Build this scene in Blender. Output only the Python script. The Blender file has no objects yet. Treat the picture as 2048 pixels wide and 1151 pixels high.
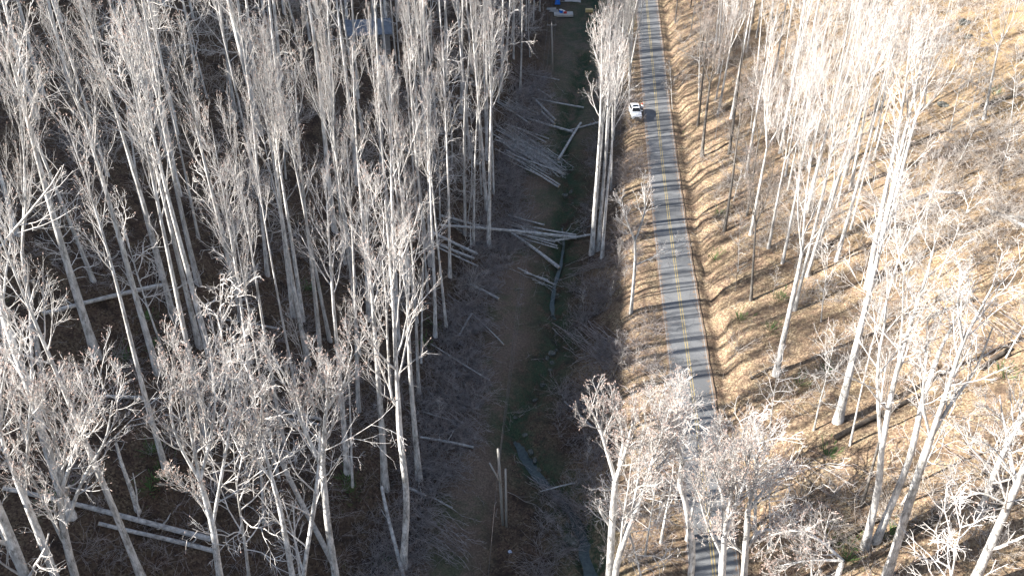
import bpy, math, random
import numpy as np
from mathutils import Vector, Matrix, Quaternion

# ------------------------------------------------------------------ camera, sky, sun, exposure
scene = bpy.context.scene
C = scene.collection
CAMZ = 75.0
F_PX = 1827.0
PITCH = math.radians(33.8)
cam_d = bpy.data.cameras.new('camera')
cam_d.sensor_width = 36.0
cam_d.lens = 36.0 * F_PX / 2048.0
cam_d.clip_start = 0.5
cam_d.clip_end = 6000
cam = bpy.data.objects.new('camera', cam_d)
cam.location = (0, 0, CAMZ)
cam.rotation_euler = (math.radians(90) - PITCH, 0, 0)
C.objects.link(cam)
scene.camera = cam

SUN_EL = math.radians(27.0)
SUN_AZ = math.radians(12.0)          # behind the camera's left shoulder
sun_dir = Vector((-math.cos(SUN_AZ) * math.cos(SUN_EL), -math.sin(SUN_AZ) * math.cos(SUN_EL), math.sin(SUN_EL)))
w = bpy.data.worlds.new('World')
scene.world = w
w.use_nodes = True
nt = w.node_tree
bg = nt.nodes['Background']
sky = nt.nodes.new('ShaderNodeTexSky')
sky.sky_type = 'NISHITA'
sky.sun_disc = False
sky.sun_elevation = SUN_EL
sky.sun_rotation = math.atan2(sun_dir.x, sun_dir.y)
nt.links.new(sky.outputs[0], bg.inputs[0])
bg.inputs[1].default_value = 0.075
sl = bpy.data.lights.new('sun', 'SUN')
sl.energy = 5.0
sl.angle = math.radians(0.5)
sl.color = (1.0, 0.955, 0.89)
so = bpy.data.objects.new('sun', sl)
so.rotation_euler = sun_dir.to_track_quat('Z', 'Y').to_euler()
so.location = (-100, -20, 120)
C.objects.link(so)
scene.view_settings.view_transform = 'Standard'
scene.view_settings.look = 'None'
scene.view_settings.gamma = 1.0
scene.view_settings.exposure = 1.85
scene.view_settings.use_curve_mapping = False
scene.cycles.max_bounces = 6
scene.cycles.diffuse_bounces = 3

# ------------------------------------------------------------------ materials
def mat(name, rough=0.85):
    m = bpy.data.materials.new(name)
    m.use_nodes = True
    b = m.node_tree.nodes['Principled BSDF']
    b.inputs['Roughness'].default_value = rough
    b.inputs['Specular IOR Level'].default_value = 0.25
    return m, m.node_tree, b

def noise(nt, scale, detail=4, rough=0.6, vec=None, dist=0.0):
    n = nt.nodes.new('ShaderNodeTexNoise')
    n.inputs['Scale'].default_value = scale
    n.inputs['Detail'].default_value = detail
    n.inputs['Roughness'].default_value = rough
    n.inputs['Distortion'].default_value = dist
    if vec: nt.links.new(vec, n.inputs['Vector'])
    return n

def ramp(nt, fac, stops):
    r = nt.nodes.new('ShaderNodeValToRGB')
    e = r.color_ramp.elements
    while len(e) < len(stops): e.new(0.5)
    for i, (p, c) in enumerate(stops):
        e[i].position = p
        e[i].color = (*c, 1)
    nt.links.new(fac, r.inputs[0])
    return r.outputs[0]

def mix(nt, fac, a, b, mode='MIX'):
    m = nt.nodes.new('ShaderNodeMix')
    m.data_type = 'RGBA'
    m.blend_type = mode
    m.clamp_factor = True
    for i, v in ((0, fac), (6, a), (7, b)):
        if isinstance(v, (int, float)): m.inputs[i].default_value = v
        elif isinstance(v, tuple): m.inputs[i].default_value = (*v, 1)
        else: nt.links.new(v, m.inputs[i])
    return m.outputs[2]

def coords(nt, which='Object', scale=(1, 1, 1)):
    t = nt.nodes.new('ShaderNodeTexCoord')
    mp = nt.nodes.new('ShaderNodeMapping')
    mp.inputs['Scale'].default_value = scale
    nt.links.new(t.outputs[which], mp.inputs[0])
    return mp.outputs[0]

def bump(nt, b, h, strength=0.5, dist=0.05):
    bp = nt.nodes.new('ShaderNodeBump')
    bp.inputs['Strength'].default_value = strength
    bp.inputs['Distance'].default_value = dist
    nt.links.new(h, bp.inputs['Height'])
    nt.links.new(bp.outputs[0], b.inputs['Normal'])

def noisy(name, stops, scale=3, detail=5, rough=0.85, cscale=(1, 1, 1), bs=0.4, bd=0.03):
    m, nt, b = mat(name, rough)
    v = coords(nt, 'Object', cscale)
    n = noise(nt, scale, detail, 0.65, v)
    nt.links.new(ramp(nt, n.outputs[0], stops), b.inputs['Base Color'])
    if bs: bump(nt, b, n.outputs[0], bs, bd)
    return m

def bark(name, dark, mid, pale, tint=0.35):
    m, nt, b = mat(name, 0.9)
    v = coords(nt, 'Object', (1, 1, 0.45))
    n = noise(nt, 2.2, 6, 0.7, v)
    n2 = noise(nt, 14, 3, 0.6, coords(nt, 'Object', (1, 1, 0.2)))
    c = ramp(nt, n.outputs[0], [(0.36, dark), (0.47, mid), (0.56, pale)])
    n3 = noise(nt, 0.55, 4, 0.6, coords(nt, 'Object', (2.2, 2.2, 0.6)))
    c = mix(nt, 0.35, c, ramp(nt, n2.outputs[0], [(0.35, dark), (0.6, pale)]))
    c = mix(nt, ramp(nt, n3.outputs[0], [(0.52, (0, 0, 0)), (0.66, (0.75, 0.75, 0.75))]), c, mid)
    oi = nt.nodes.new('ShaderNodeObjectInfo')
    c = mix(nt, 1.0, c, ramp(nt, oi.outputs['Random'], [(0.0, (1.0 - tint, 1.0 - tint, 1.0 - tint)), (1.0, (1, 1, 1))]), 'MULTIPLY')
    nt.links.new(c, b.inputs['Base Color'])
    bump(nt, b, n2.outputs[0], 0.5, 0.03)
    return m

M_BARK = bark('pale_bark', (0.13, 0.12, 0.105), (0.43, 0.415, 0.39), (0.83, 0.81, 0.775), 0.32)
M_TWIG = bark('twig_bark', (0.27, 0.24, 0.215), (0.58, 0.545, 0.51), (0.82, 0.785, 0.745), 0.38)
M_DARKBARK = bark('dark_bark', (0.05, 0.045, 0.04), (0.11, 0.10, 0.09), (0.24, 0.22, 0.20))
M_BRANCHY = bark('understory_bark', (0.12, 0.10, 0.085), (0.26, 0.22, 0.19), (0.42, 0.37, 0.33), 0.3)
M_BUD = noisy('bud_clusters', [(0.3, (0.42, 0.29, 0.24)), (0.7, (0.66, 0.52, 0.45))], 4, 2, bs=0)
M_LOG = noisy('weathered_log_wood', [(0.3, (0.15, 0.145, 0.14)), (0.5, (0.38, 0.37, 0.355)), (0.7, (0.62, 0.60, 0.57))], 2.5, 6, cscale=(1, 1, 1))
M_CUT = noisy('cut_wood_end', [(0.3, (0.42, 0.32, 0.2)), (0.7, (0.6, 0.48, 0.33))], 6, 3)
M_DARKLOG = noisy('rotting_log_wood', [(0.3, (0.025, 0.02, 0.017)), (0.6, (0.09, 0.075, 0.06))], 2.5, 6)
M_SLASH = noisy('slash_branch_bark', [(0.3, (0.13, 0.105, 0.095)), (0.7, (0.42, 0.38, 0.36))], 1.3, 4, bs=0)
M_BRUSH = noisy('brush_twig_bark', [(0.3, (0.10, 0.075, 0.06)), (0.7, (0.24, 0.19, 0.155))], 0.35, 4, bs=0)
M_PALEBRUSH = noisy('pale_brush_twig_bark', [(0.3, (0.30, 0.26, 0.225)), (0.7, (0.60, 0.55, 0.50))], 0.35, 4, bs=0)
M_POLE = noisy('treated_pole_wood', [(0.3, (0.20, 0.19, 0.17)), (0.7, (0.40, 0.38, 0.35))], 3, 5, cscale=(4, 4, 0.4))
M_WIRE = noisy('weathered_wire', [(0.3, (0.08, 0.07, 0.07)), (0.7, (0.13, 0.12, 0.12))], 2, 2, rough=0.5, bs=0)
M_ROCK = noisy('mossy_rock', [(0.3, (0.03, 0.034, 0.026)), (0.55, (0.11, 0.11, 0.095)), (0.75, (0.24, 0.235, 0.22))], 2, 6, bs=0.6, bd=0.1)
M_FERN = noisy('evergreen_fern', [(0.3, (0.035, 0.07, 0.02)), (0.7, (0.09, 0.15, 0.045))], 0.8, 3, bs=0)

def ground_mat():
    m, nt, b = mat('leaf_litter_ground', 0.95)
    tc = nt.nodes.new('ShaderNodeTexCoord')
    O = tc.outputs['Object']
    att = nt.nodes.new('ShaderNodeAttribute')
    att.attribute_name = 'zone'
    sep = nt.nodes.new('ShaderNodeSeparateColor')
    nt.links.new(att.outputs['Color'], sep.inputs[0])
    big = noise(nt, 0.09, 5, 0.6, O)
    med = noise(nt, 0.55, 5, 0.65, O, 0.6)
    fine = noise(nt, 5.0, 3, 0.7, O)
    vo = nt.nodes.new('ShaderNodeTexVoronoi')
    vo.inputs['Scale'].default_value = 6.5
    nt.links.new(O, vo.inputs['Vector'])
    vs = nt.nodes.new('ShaderNodeSeparateColor')
    nt.links.new(vo.outputs['Color'], vs.inputs[0])
    litter = ramp(nt, vs.outputs[0], [(0.0, (0.075, 0.05, 0.036)), (0.35, (0.18, 0.13, 0.08)), (0.7, (0.30, 0.225, 0.135)), (1.0, (0.48, 0.385, 0.255))])
    red = ramp(nt, vs.outputs[1], [(0.0, (0.09, 0.055, 0.04)), (0.5, (0.22, 0.145, 0.095)), (1.0, (0.38, 0.28, 0.185))])
    f = ramp(nt, med.outputs[0], [(0.38, (0, 0, 0)), (0.62, (1, 1, 1))])
    c = mix(nt, f, litter, red)
    straw = ramp(nt, fine.outputs[0], [(0.3, (0.17, 0.115, 0.06)), (0.7, (0.38, 0.27, 0.145))])
    f2 = ramp(nt, big.outputs[0], [(0.50, (0, 0, 0)), (0.66, (1, 1, 1))])
    # dry straw grass only on the sunny open slope (zone alpha channel not needed: blue channel)
    mul = nt.nodes.new('ShaderNodeMath'); mul.operation = 'MULTIPLY'
    nt.links.new(f2, mul.inputs[0]); nt.links.new(sep.outputs[2], mul.inputs[1])
    mx = nt.nodes.new('ShaderNodeMath'); mx.operation = 'ADD'
    m2 = nt.nodes.new('ShaderNodeMath'); m2.operation = 'MULTIPLY'; m2.inputs[1].default_value = 0.45
    nt.links.new(sep.outputs[2], m2.inputs[0])
    nt.links.new(mul.outputs[0], mx.inputs[0]); nt.links.new(m2.outputs[0], mx.inputs[1])
    c = mix(nt, mx.outputs[0], c, straw)
    soil = ramp(nt, noise(nt, 1.3, 6, 0.7, O).outputs[0], [(0.35, (0.035, 0.024, 0.018)), (0.6, (0.10, 0.07, 0.05))])
    fs = ramp(nt, noise(nt, 0.35, 6, 0.7, O).outputs[0], [(0.50, (0, 0, 0)), (0.62, (0.8, 0.8, 0.8))])
    c = mix(nt, fs, c, soil)
    shadec = mix(nt, 1.0, c, (0.34, 0.325, 0.34), 'MULTIPLY')  # woodland shade left of the creek, painted into the ground colour
    c = mix(nt, att.outputs['Alpha'], shadec, c)
    # mown strip (red channel) : thin olive and brown grass
    mown = ramp(nt, fine.outputs[0], [(0.25, (0.06, 0.043, 0.034)), (0.55, (0.15, 0.11, 0.082)), (0.8, (0.26, 0.205, 0.16))])
    mg = ramp(nt, noise(nt, 0.2, 5, 0.7, O).outputs[0], [(0.48, (0, 0, 0)), (0.62, (0.8, 0.8, 0.8))])
    mown = mix(nt, mg, mown, ramp(nt, fine.outputs[0], [(0.3, (0.035, 0.045, 0.025)), (0.7, (0.10, 0.11, 0.06))]))
    c = mix(nt, sep.outputs[0], c, mown)
    # damp green bank (green channel)
    green = ramp(nt, fine.outputs[0], [(0.3, (0.015, 0.028, 0.016)), (0.7, (0.06, 0.085, 0.045))])
    gm = nt.nodes.new('ShaderNodeMath'); gm.operation = 'MULTIPLY'
    gr = ramp(nt, noise(nt, 0.5, 6, 0.75, O).outputs[0], [(0.38, (0, 0, 0)), (0.56, (1, 1, 1))])
    nt.links.new(gr, gm.inputs[0]); nt.links.new(sep.outputs[1], gm.inputs[1])
    c = mix(nt, gm.outputs[0], c, green)
    # scattered green tufts everywhere
    gt = ramp(nt, noise(nt, 0.28, 6, 0.75, O).outputs[0], [(0.66, (0, 0, 0)), (0.73, (0.6, 0.6, 0.6))])
    c = mix(nt, gt, c, (0.13, 0.17, 0.05))
    nt.links.new(c, b.inputs['Base Color'])
    ad = nt.nodes.new('ShaderNodeMath'); ad.operation = 'ADD'
    nt.links.new(fine.outputs[0], ad.inputs[0]); nt.links.new(vs.outputs[2], ad.inputs[1])
    bump(nt, b, ad.outputs[0], 0.8, 0.08)
    return m
M_GROUND = ground_mat()

def asphalt():
    m, nt, b = mat('worn_asphalt', 0.8)
    tc = nt.nodes.new('ShaderNodeTexCoord'); O = tc.outputs['Object']
    n1 = noise(nt, 0.5, 6, 0.65, O); n2 = noise(nt, 12, 3, 0.7, O)
    c = ramp(nt, n1.outputs[0], [(0.3, (0.10, 0.105, 0.11)), (0.7, (0.175, 0.18, 0.185))])
    c = mix(nt, 0.35, c, ramp(nt, n2.outputs[0], [(0.35, (0.10, 0.10, 0.105)), (0.65, (0.28, 0.28, 0.275))]))
    pn = noise(nt, 0.16, 3, 0.5, O)
    c = mix(nt, ramp(nt, pn.outputs[0], [(0.52, (0, 0, 0)), (0.54, (0.5, 0.5, 0.5))]), c, (0.085, 0.088, 0.092))
    vo = nt.nodes.new('ShaderNodeTexVoronoi'); vo.feature = 'DISTANCE_TO_EDGE'; vo.inputs['Scale'].default_value = 0.35
    nt.links.new(O, vo.inputs['Vector'])
    crack = ramp(nt, vo.outputs[0], [(0.0, (0.8, 0.8, 0.8)), (0.012, (0, 0, 0))])
    c = mix(nt, crack, c, (0.07, 0.068, 0.065))
    at = nt.nodes.new('ShaderNodeAttribute'); at.attribute_name = 'edge'
    n3 = noise(nt, 2.2, 6, 0.75, O)
    ad = nt.nodes.new('ShaderNodeMath'); ad.operation = 'MULTIPLY_ADD'; ad.inputs[1].default_value = 0.42
    nt.links.new(at.outputs['Fac'], ad.inputs[0]); nt.links.new(n3.outputs[0], ad.inputs[2])
    c = mix(nt, ramp(nt, ad.outputs[0], [(0.72, (0, 0, 0)), (0.80, (0.85, 0.85, 0.85))]), c, (0.24, 0.165, 0.11))
    nt.links.new(c, b.inputs['Base Color'])
    bump(nt, b, n2.outputs[0], 0.3, 0.01)
    return m
M_ROAD = asphalt()
def paint_mat(name, col, worn):
    m, nt, b = mat(name, 0.7)
    n = noise(nt, 5, 5, 0.7, coords(nt))
    nt.links.new(ramp(nt, n.outputs[0], [(0.35, worn), (0.55, col)]), b.inputs['Base Color'])
    return m
M_YEL = paint_mat('yellow_road_paint', (0.38, 0.29, 0.12), (0.20, 0.18, 0.13))
M_WHT = paint_mat('white_road_paint', (0.30, 0.295, 0.28), (0.16, 0.16, 0.16))
def water_mat():
    m, nt, b = mat('creek_water', 0.3)
    b.inputs['Specular IOR Level'].default_value = 0.6
    n = noise(nt, 3, 4, 0.6, coords(nt))
    nt.links.new(ramp(nt, n.outputs[0], [(0.35, (0.02, 0.026, 0.022)), (0.7, (0.06, 0.075, 0.062))]), b.inputs['Base Color'])
    bump(nt, b, n.outputs[0], 0.5, 0.05)
    return m
M_WATER = water_mat()
def plain(name, col, rough=0.6, var=0.15, scale=5, metal=0.0):
    m, nt, b = mat(name, rough)
    n = noise(nt, scale, 4, 0.6, coords(nt))
    lo = tuple(max(0, c * (1 - var)) for c in col); hi = tuple(min(1, c * (1 + var)) for c in col)
    nt.links.new(ramp(nt, n.outputs[0], [(0.3, lo), (0.7, hi)]), b.inputs['Base Color'])
    b.inputs['Metallic'].default_value = metal
    return m

# ------------------------------------------------------------------ object helpers
def tag(o, label=None, cat=None, group=None, kind=None):
    if label: o['label'] = label
    if cat: o['category'] = cat
    if group: o['group'] = group
    if kind: o['kind'] = kind
    return o

def empty(name, loc, label=None, cat=None, group=None, rz=0.0):
    o = bpy.data.objects.new(name, None)
    o.empty_display_size = 0.3
    o.location = loc
    o.rotation_euler = (0, 0, rz)
    C.objects.link(o)
    return tag(o, label, cat, group)

def mesh_np(name, V, Fq, mats, midx=None, smooth=True):
    """V (n,3), Fq (m,4) quads -> mesh"""
    me = bpy.data.meshes.new(name)
    V = np.asarray(V, dtype=np.float32); Fq = np.asarray(Fq, dtype=np.int32)
    n = len(Fq); k = Fq.shape[1]
    me.vertices.add(len(V)); me.vertices.foreach_set('co', V.ravel())
    me.loops.add(n * k); me.loops.foreach_set('vertex_index', Fq.ravel())
    me.polygons.add(n); me.polygons.foreach_set('loop_start', np.arange(0, n * k, k, dtype=np.int32))
    if not isinstance(mats, (list, tuple)): mats = [mats]
    for m in mats: me.materials.append(m)
    if midx is not None: me.polygons.foreach_set('material_index', np.asarray(midx, dtype=np.int32))
    if smooth: me.polygons.foreach_set('use_smooth', np.ones(n, dtype=bool))
    me.update(calc_edges=True)
    return me

def link(name, me, parent=None, loc=None):
    o = bpy.data.objects.new(name, me)
    if parent: o.parent = parent
    if loc is not None: o.location = loc
    C.objects.link(o)
    return o

class Geo:
    """collects boxes, tubes and polygons of one mesh (ngons)"""
    def __init__(s): s.v = []; s.f = []; s.m = []
    def add(s, V, Fs, mi=0):
        b = len(s.v); s.v += [tuple(p) for p in V]
        for f in Fs: s.f.append(tuple(b + i for i in f)); s.m.append(mi)
    def box(s, c, d, rz=0.0, mi=0, taper=1.0, tz=None):
        x, y, z = [k / 2 for k in d]; V = []
        for sz in (-1, 1):
            t = taper if sz > 0 else 1
            for sx, sy in ((-1, -1), (1, -1), (1, 1), (-1, 1)):
                px, py = sx * x * t, sy * y * t
                V.append((c[0] + px * math.cos(rz) - py * math.sin(rz), c[1] + px * math.sin(rz) + py * math.cos(rz), c[2] + sz * z))
        s.add(V, [(3, 2, 1, 0), (4, 5, 6, 7), (0, 1, 5, 4), (1, 2, 6, 5), (2, 3, 7, 6), (3, 0, 4, 7)], mi)
    def tube(s, pts, rad, n=8, mi=0, cap=True, squash=1.0):
        pts = [Vector(p) for p in pts]
        if not isinstance(rad, (list, tuple)): rad = [rad] * len(pts)
        rings = []
        for i, p in enumerate(pts):
            t = (pts[min(i + 1, len(pts) - 1)] - pts[max(i - 1, 0)]).normalized()
            a = t.cross(Vector((0, 0, 1)) if abs(t.z) < 0.9 else Vector((1, 0, 0))).normalized(); b = t.cross(a)
            rings.append([p + (a * math.cos(2 * math.pi * j / n) + b * math.sin(2 * math.pi * j / n) * squash) * rad[i] for j in range(n)])
        V = [q for r in rings for q in r]; Fs = []
        for i in range(len(pts) - 1):
            for j in range(n):
                k = (j + 1) % n
                Fs.append((i * n + j, i * n + k, (i + 1) * n + k, (i + 1) * n + j))
        if cap:
            Fs.append(tuple(range(n))[::-1]); Fs.append(tuple((len(pts) - 1) * n + j for j in range(n)))
        s.add(V, Fs, mi)
    def build(s, name, mats, parent=None, loc=None, smooth=False, bevel=0.0):
        me = bpy.data.meshes.new(name)
        me.from_pydata(s.v, [], s.f)
        if not isinstance(mats, (list, tuple)): mats = [mats]
        for m in mats: me.materials.append(m)
        me.polygons.foreach_set('material_index', s.m)
        if smooth: me.polygons.foreach_set('use_smooth', [True] * len(s.f))
        me.update()
        o = link(name, me, parent, loc)
        if bevel:
            md = o.modifiers.new('bevel', 'BEVEL'); md.width = bevel; md.segments = 2
        return o

# ------------------------------------------------------------------ terrain
def sp(u, k):
    u = np.asarray(u, dtype=float)
    return k * np.logaddexp(0, u / k)

def road_x(Y): return 14.5 + 0.075 * np.asarray(Y, float) + 0.9 * np.sin((np.asarray(Y, float) - 40) / 38.0) * np.clip((120 - np.asarray(Y, float)) / 80, 0, 1)
def road_z(Y): return CAMZ + np.interp(Y, [-600, 0, 60, 83, 102, 139, 155, 176, 200, 260, 500, 2500], [-92, -72, -70, -69, -68.4, -66.2, -64.8, -62.5, -60, -53, -38, 40])
def creek_x0(Y): return -9.0 + 0.14 * np.asarray(Y, float)
RIDGE_W = 140.0
def terrain0(x, Y):
    x = np.asarray(x, float); Y = np.asarray(Y, float)
    xr = road_x(Y); zr = road_z(Y); c0 = creek_x0(Y)
    narrow = np.clip((Y - 215) / 60, 0, 1)
    c0 = c0 + narrow * 0
    c0 = np.minimum(c0, xr - 9)
    tl = c0 - 11.0
    zf = zr - 4.6 + narrow * 2.5
    z = zf + 0.05 * (c0 - x) * (x < c0)
    u = tl - x
    z = np.where(x < c0, zf + 0.05 * np.clip(c0 - x, 0, 11), zf)
    z = z + 0.60 * (sp(u, 2.0) - sp(u - RIDGE_W, 8.0)) + 0.28 * (sp(u - 100, 6) - sp(u - RIDGE_W, 8.0)) - 0.35 * sp(u - RIDGE_W - 30, 10)  # middle term adds an unseen steeper crest that shades the creek bank
    # bank up to the road
    a = c0 + 3.0; bnk = xr - 3.6
    t = np.clip((x - a) / np.maximum(bnk - a, 1), 0, 1)
    z = z + (zr - 0.06 - zf) * (t * t * (3 - 2 * t))
    d = x - xr
    # ditch and right-hand hillside
    z = z - 0.5 * np.exp(-((d - 4.0 - 0.2 * np.sin(Y * 0.9)) / 0.6) ** 2) + 1.0 / (1 + np.exp(-np.clip((d - 5.0 - 0.5 * np.sin(Y * 0.31) - 0.35 * np.sin(Y * 0.83 + 1) - 0.25 * np.sin(Y * 1.9)) / 0.3, -50, 50)))
    z = z + 0.43 * (sp(d - 5.2, 0.7) - sp(d - 125, 12)) - 0.2 * sp(d - 190, 12)
    return z

def rough_noise(x, Y, amp=1.0):
    x = np.asarray(x, float); Y = np.asarray(Y, float)
    xr = road_x(Y)
    m = np.clip((np.abs(x - xr) - 3.4) / 2.5, 0, 1)
    n = (0.8 * np.sin(x * 0.11 + 1.3 + 0.7 * np.sin(Y * 0.05)) * np.sin(Y * 0.083 + 0.4) * np.clip((np.abs(x - xr) - 8) / 14, 0, 1)
         + 0.28 * np.sin(x * 0.37 + Y * 0.21) * np.sin(Y * 0.41 - x * 0.13 + 2)
         + 0.13 * np.sin(x * 1.1 + 1.7 * np.sin(Y * 0.6)) * np.sin(Y * 0.93 + 0.8)
         + 0.05 * np.sin(x * 2.9 + Y * 1.3) * np.sin(Y * 2.3 - x * 0.7))
    return n * m * amp

Fw = Vector((0, math.cos(PITCH), -math.sin(PITCH))); Up = Vector((0, math.sin(PITCH), math.cos(PITCH)))
def ray(px, py):
    return (Vector(((px - 1024) / F_PX, 0, 0)) + Fw - Up * ((py - 575.5) / F_PX)).normalized()
def hit(px, py, fn):
    d = ray(px, py)
    def bis(lo, hi, f, n):
        for _ in range(n):
            mid = (lo + hi) / 2
            if d.z * mid + CAMZ < float(f(d.x * mid, d.y * mid)): hi = mid
            else: lo = mid
        return hi
    ts = np.concatenate([np.arange(20, 420, 1.5), np.arange(420, 1500, 10)])
    below = d.z * ts + CAMZ < terrain0(d.x * ts, d.y * ts)
    i = int(np.argmax(below)) if below.any() else len(ts) - 1
    t = bis(ts[max(i - 1, 0)], ts[i], terrain0, 10)
    if fn is not terrain0: t = bis(t - 5, t + 5, fn, 12)
    q = d * t
    return Vector((q.x, q.y, float(fn(q.x, q.y))))

CREEK_PX = [(1200, 1230), (1188, 1151), (1172, 1085), (1148, 1010), (1108, 968), (1075, 942), (1048, 898), (1022, 852), (1040, 822), (1070, 795), (1088, 760), (1096, 728), (1122, 690), (1112, 640), (1104, 600), (1110, 560), (1122, 520), (1128, 480), (1124, 440), (1140, 400), (1142, 360), (1130, 320), (1126, 280), (1136, 240), (1150, 200), (1160, 160), (1168, 110)]
creek_w = [hit(px, py, terrain0) for px, py in CREEK_PX]
CY = np.array([p.y for p in creek_w]); CX = np.array([p.x for p in creek_w])
o_ = np.argsort(CY); CY = CY[o_]; CX = CX[o_]
def creek_dist(x, Y):
    """distance to the creek polyline (vectorised)"""
    x = np.asarray(x, float); Y = np.asarray(Y, float)
    best = np.full(np.broadcast(x, Y).shape, 1e9)
    for i in range(len(CX) - 1):
        ax, ay, bx, by = CX[i], CY[i], CX[i + 1], CY[i + 1]
        L2 = (bx - ax) ** 2 + (by - ay) ** 2 + 1e-9
        t = np.clip(((x - ax) * (bx - ax) + (Y - ay) * (by - ay)) / L2, 0, 1)
        best = np.minimum(best, np.hypot(x - ax - t * (bx - ax), Y - ay - t * (by - ay)))
    return best
def T(x, Y):
    d = creek_dist(x, Y)
    d = d + 0.35 * np.sin(np.asarray(x) * 1.9 + np.asarray(Y) * 1.1)
    return terrain0(x, Y) + rough_noise(x, Y) - 1.15 * np.exp(-(np.maximum(d, 0) / 1.15) ** 2)
def P(px, py, up=0.0):
    p = hit(px, py, T)
    return Vector((p.x, p.y, p.z + up))
def G(x, y, up=0.0): return Vector((x, y, float(T(x, y)) + up))
def on_plane(px, py, Y):
    """the point of the ray that lies in the vertical plane at distance Y"""
    d = ray(px, py); k = Y / d.y
    return Vector((d.x * k, Y, d.z * k + CAMZ))
def to_px(p):
    v = Vector(p) - Vector((0, 0, CAMZ)); z = v.dot(Fw)
    return 1024 + F_PX * v.x / z, 575.5 - F_PX * v.dot(Up) / z

def build_ground():
    xs = np.concatenate([-np.geomspace(2500, 160, 24), np.arange(-150, -14, 0.9), np.arange(-14, 40, 0.45), np.arange(40, 130, 0.9), np.geomspace(134, 2500, 26)])
    ys = np.concatenate([-np.geomspace(2500, 30, 24), np.arange(-24, 30, 2.0), np.arange(30, 60, 0.6), np.arange(60, 150, 0.6), np.arange(150, 270, 0.9), np.geomspace(274, 3500, 30)])
    X, Y = np.meshgrid(xs, ys)
    Z = T(X, Y)
    # beyond the hollow the hills roll gently
    V = np.stack([X, Y, Z], -1).reshape(-1, 3)
    nx, ny = len(xs), len(ys)
    i = np.arange(ny - 1)[:, None] * nx + np.arange(nx - 1)[None, :]
    Fq = np.stack([i, i + 1, i + 1 + nx, i + nx], -1).reshape(-1, 4)
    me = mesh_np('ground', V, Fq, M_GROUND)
    x = X.ravel(); y = Y.ravel()
    wob = 1.2 * np.sin(y * 0.21) + 0.7 * np.sin(y * 0.53 + 1)
    # mown right-of-way strip between hill toe and creek
    c0 = creek_x0(y)
    sc = c0 - 6.0 + wob * 0.5 + (y - 100) * 0.012
    R = np.clip(1.35 - np.abs(x - sc) / 3.6, 0, 1) * np.clip((y - 20) / 20, 0, 1)
    far = np.clip((y - 140) / 20, 0, 1)
    R = np.maximum(R, far * np.clip(1.5 - np.abs(x - c0 + 1) / 7, 0, 1))
    Gc = np.clip(1.3 - creek_dist(x, y) / 3.2, 0, 1)
    Gc = np.maximum(Gc, far * 0.55 * np.clip(1.5 - np.abs(x - c0) / 7, 0, 1))
    lawn = np.clip((y - 188) / 6, 0, 1) * np.clip(1.4 - np.abs(x - c0 - 2) / 10, 0, 1)
    Gc = np.maximum(Gc, lawn)
    d = x - road_x(y)
    B = np.clip((d - 9) / 22, 0, 1) * np.clip((y - 75) / 50, 0.25, 1)
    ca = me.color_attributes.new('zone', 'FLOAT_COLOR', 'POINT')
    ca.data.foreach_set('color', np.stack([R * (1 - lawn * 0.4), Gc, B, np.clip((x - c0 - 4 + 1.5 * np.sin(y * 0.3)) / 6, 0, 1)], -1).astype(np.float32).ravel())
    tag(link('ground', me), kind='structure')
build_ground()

def strip(name, m, off0, off1, dz, y0, y1, step=1.0, parent=None, edge=0.0):
    ys = np.arange(y0, y1, step)
    xr = road_x(ys); zr = road_z(ys)
    k = 9 if edge else 2
    offs = np.linspace(off0, off1, k)
    V = []
    for j, o in enumerate(offs):
        e = edge * (np.sin(ys * 1.7 + j) + np.sin(ys * 0.63)) * (1 if j in (0, k - 1) else 0)
        V.append(np.stack([xr + o + e, ys, zr + dz - 0.012 * abs(o)], -1))
    V = np.stack(V, 1).reshape(-1, 3)
    i = np.arange(len(ys) - 1)[:, None] * k + np.arange(k - 1)[None, :]
    Fq = np.stack([i, i + 1, i + 1 + k, i + k], -1).reshape(-1, 4)
    me = mesh_np(name, V, Fq, m)
    if edge:
        e = np.tile(np.clip((np.abs(offs) - 0.9) / 1.6, 0, 1) ** 2, len(ys))
        ca = me.color_attributes.new('edge', 'FLOAT_COLOR', 'POINT')
        ca.data.foreach_set('color', np.repeat(e[:, None], 4, 1).astype(np.float32).ravel())
    return link(name, me, parent)
road = tag(strip('road', M_ROAD, -2.55, 2.55, 0.07, -150, 420, 1.0, None, 0.04), kind='structure')
for nm, m, a, b in (('centre_line', M_YEL, -0.19, -0.09), ('centre_line', M_YEL, 0.09, 0.19), ('edge_line', M_WHT, -2.36, -2.27), ('edge_line', M_WHT, 2.22, 2.33)):
    strip(nm, m, a, b, 0.076, -150, 420, 1.0, road)

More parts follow.
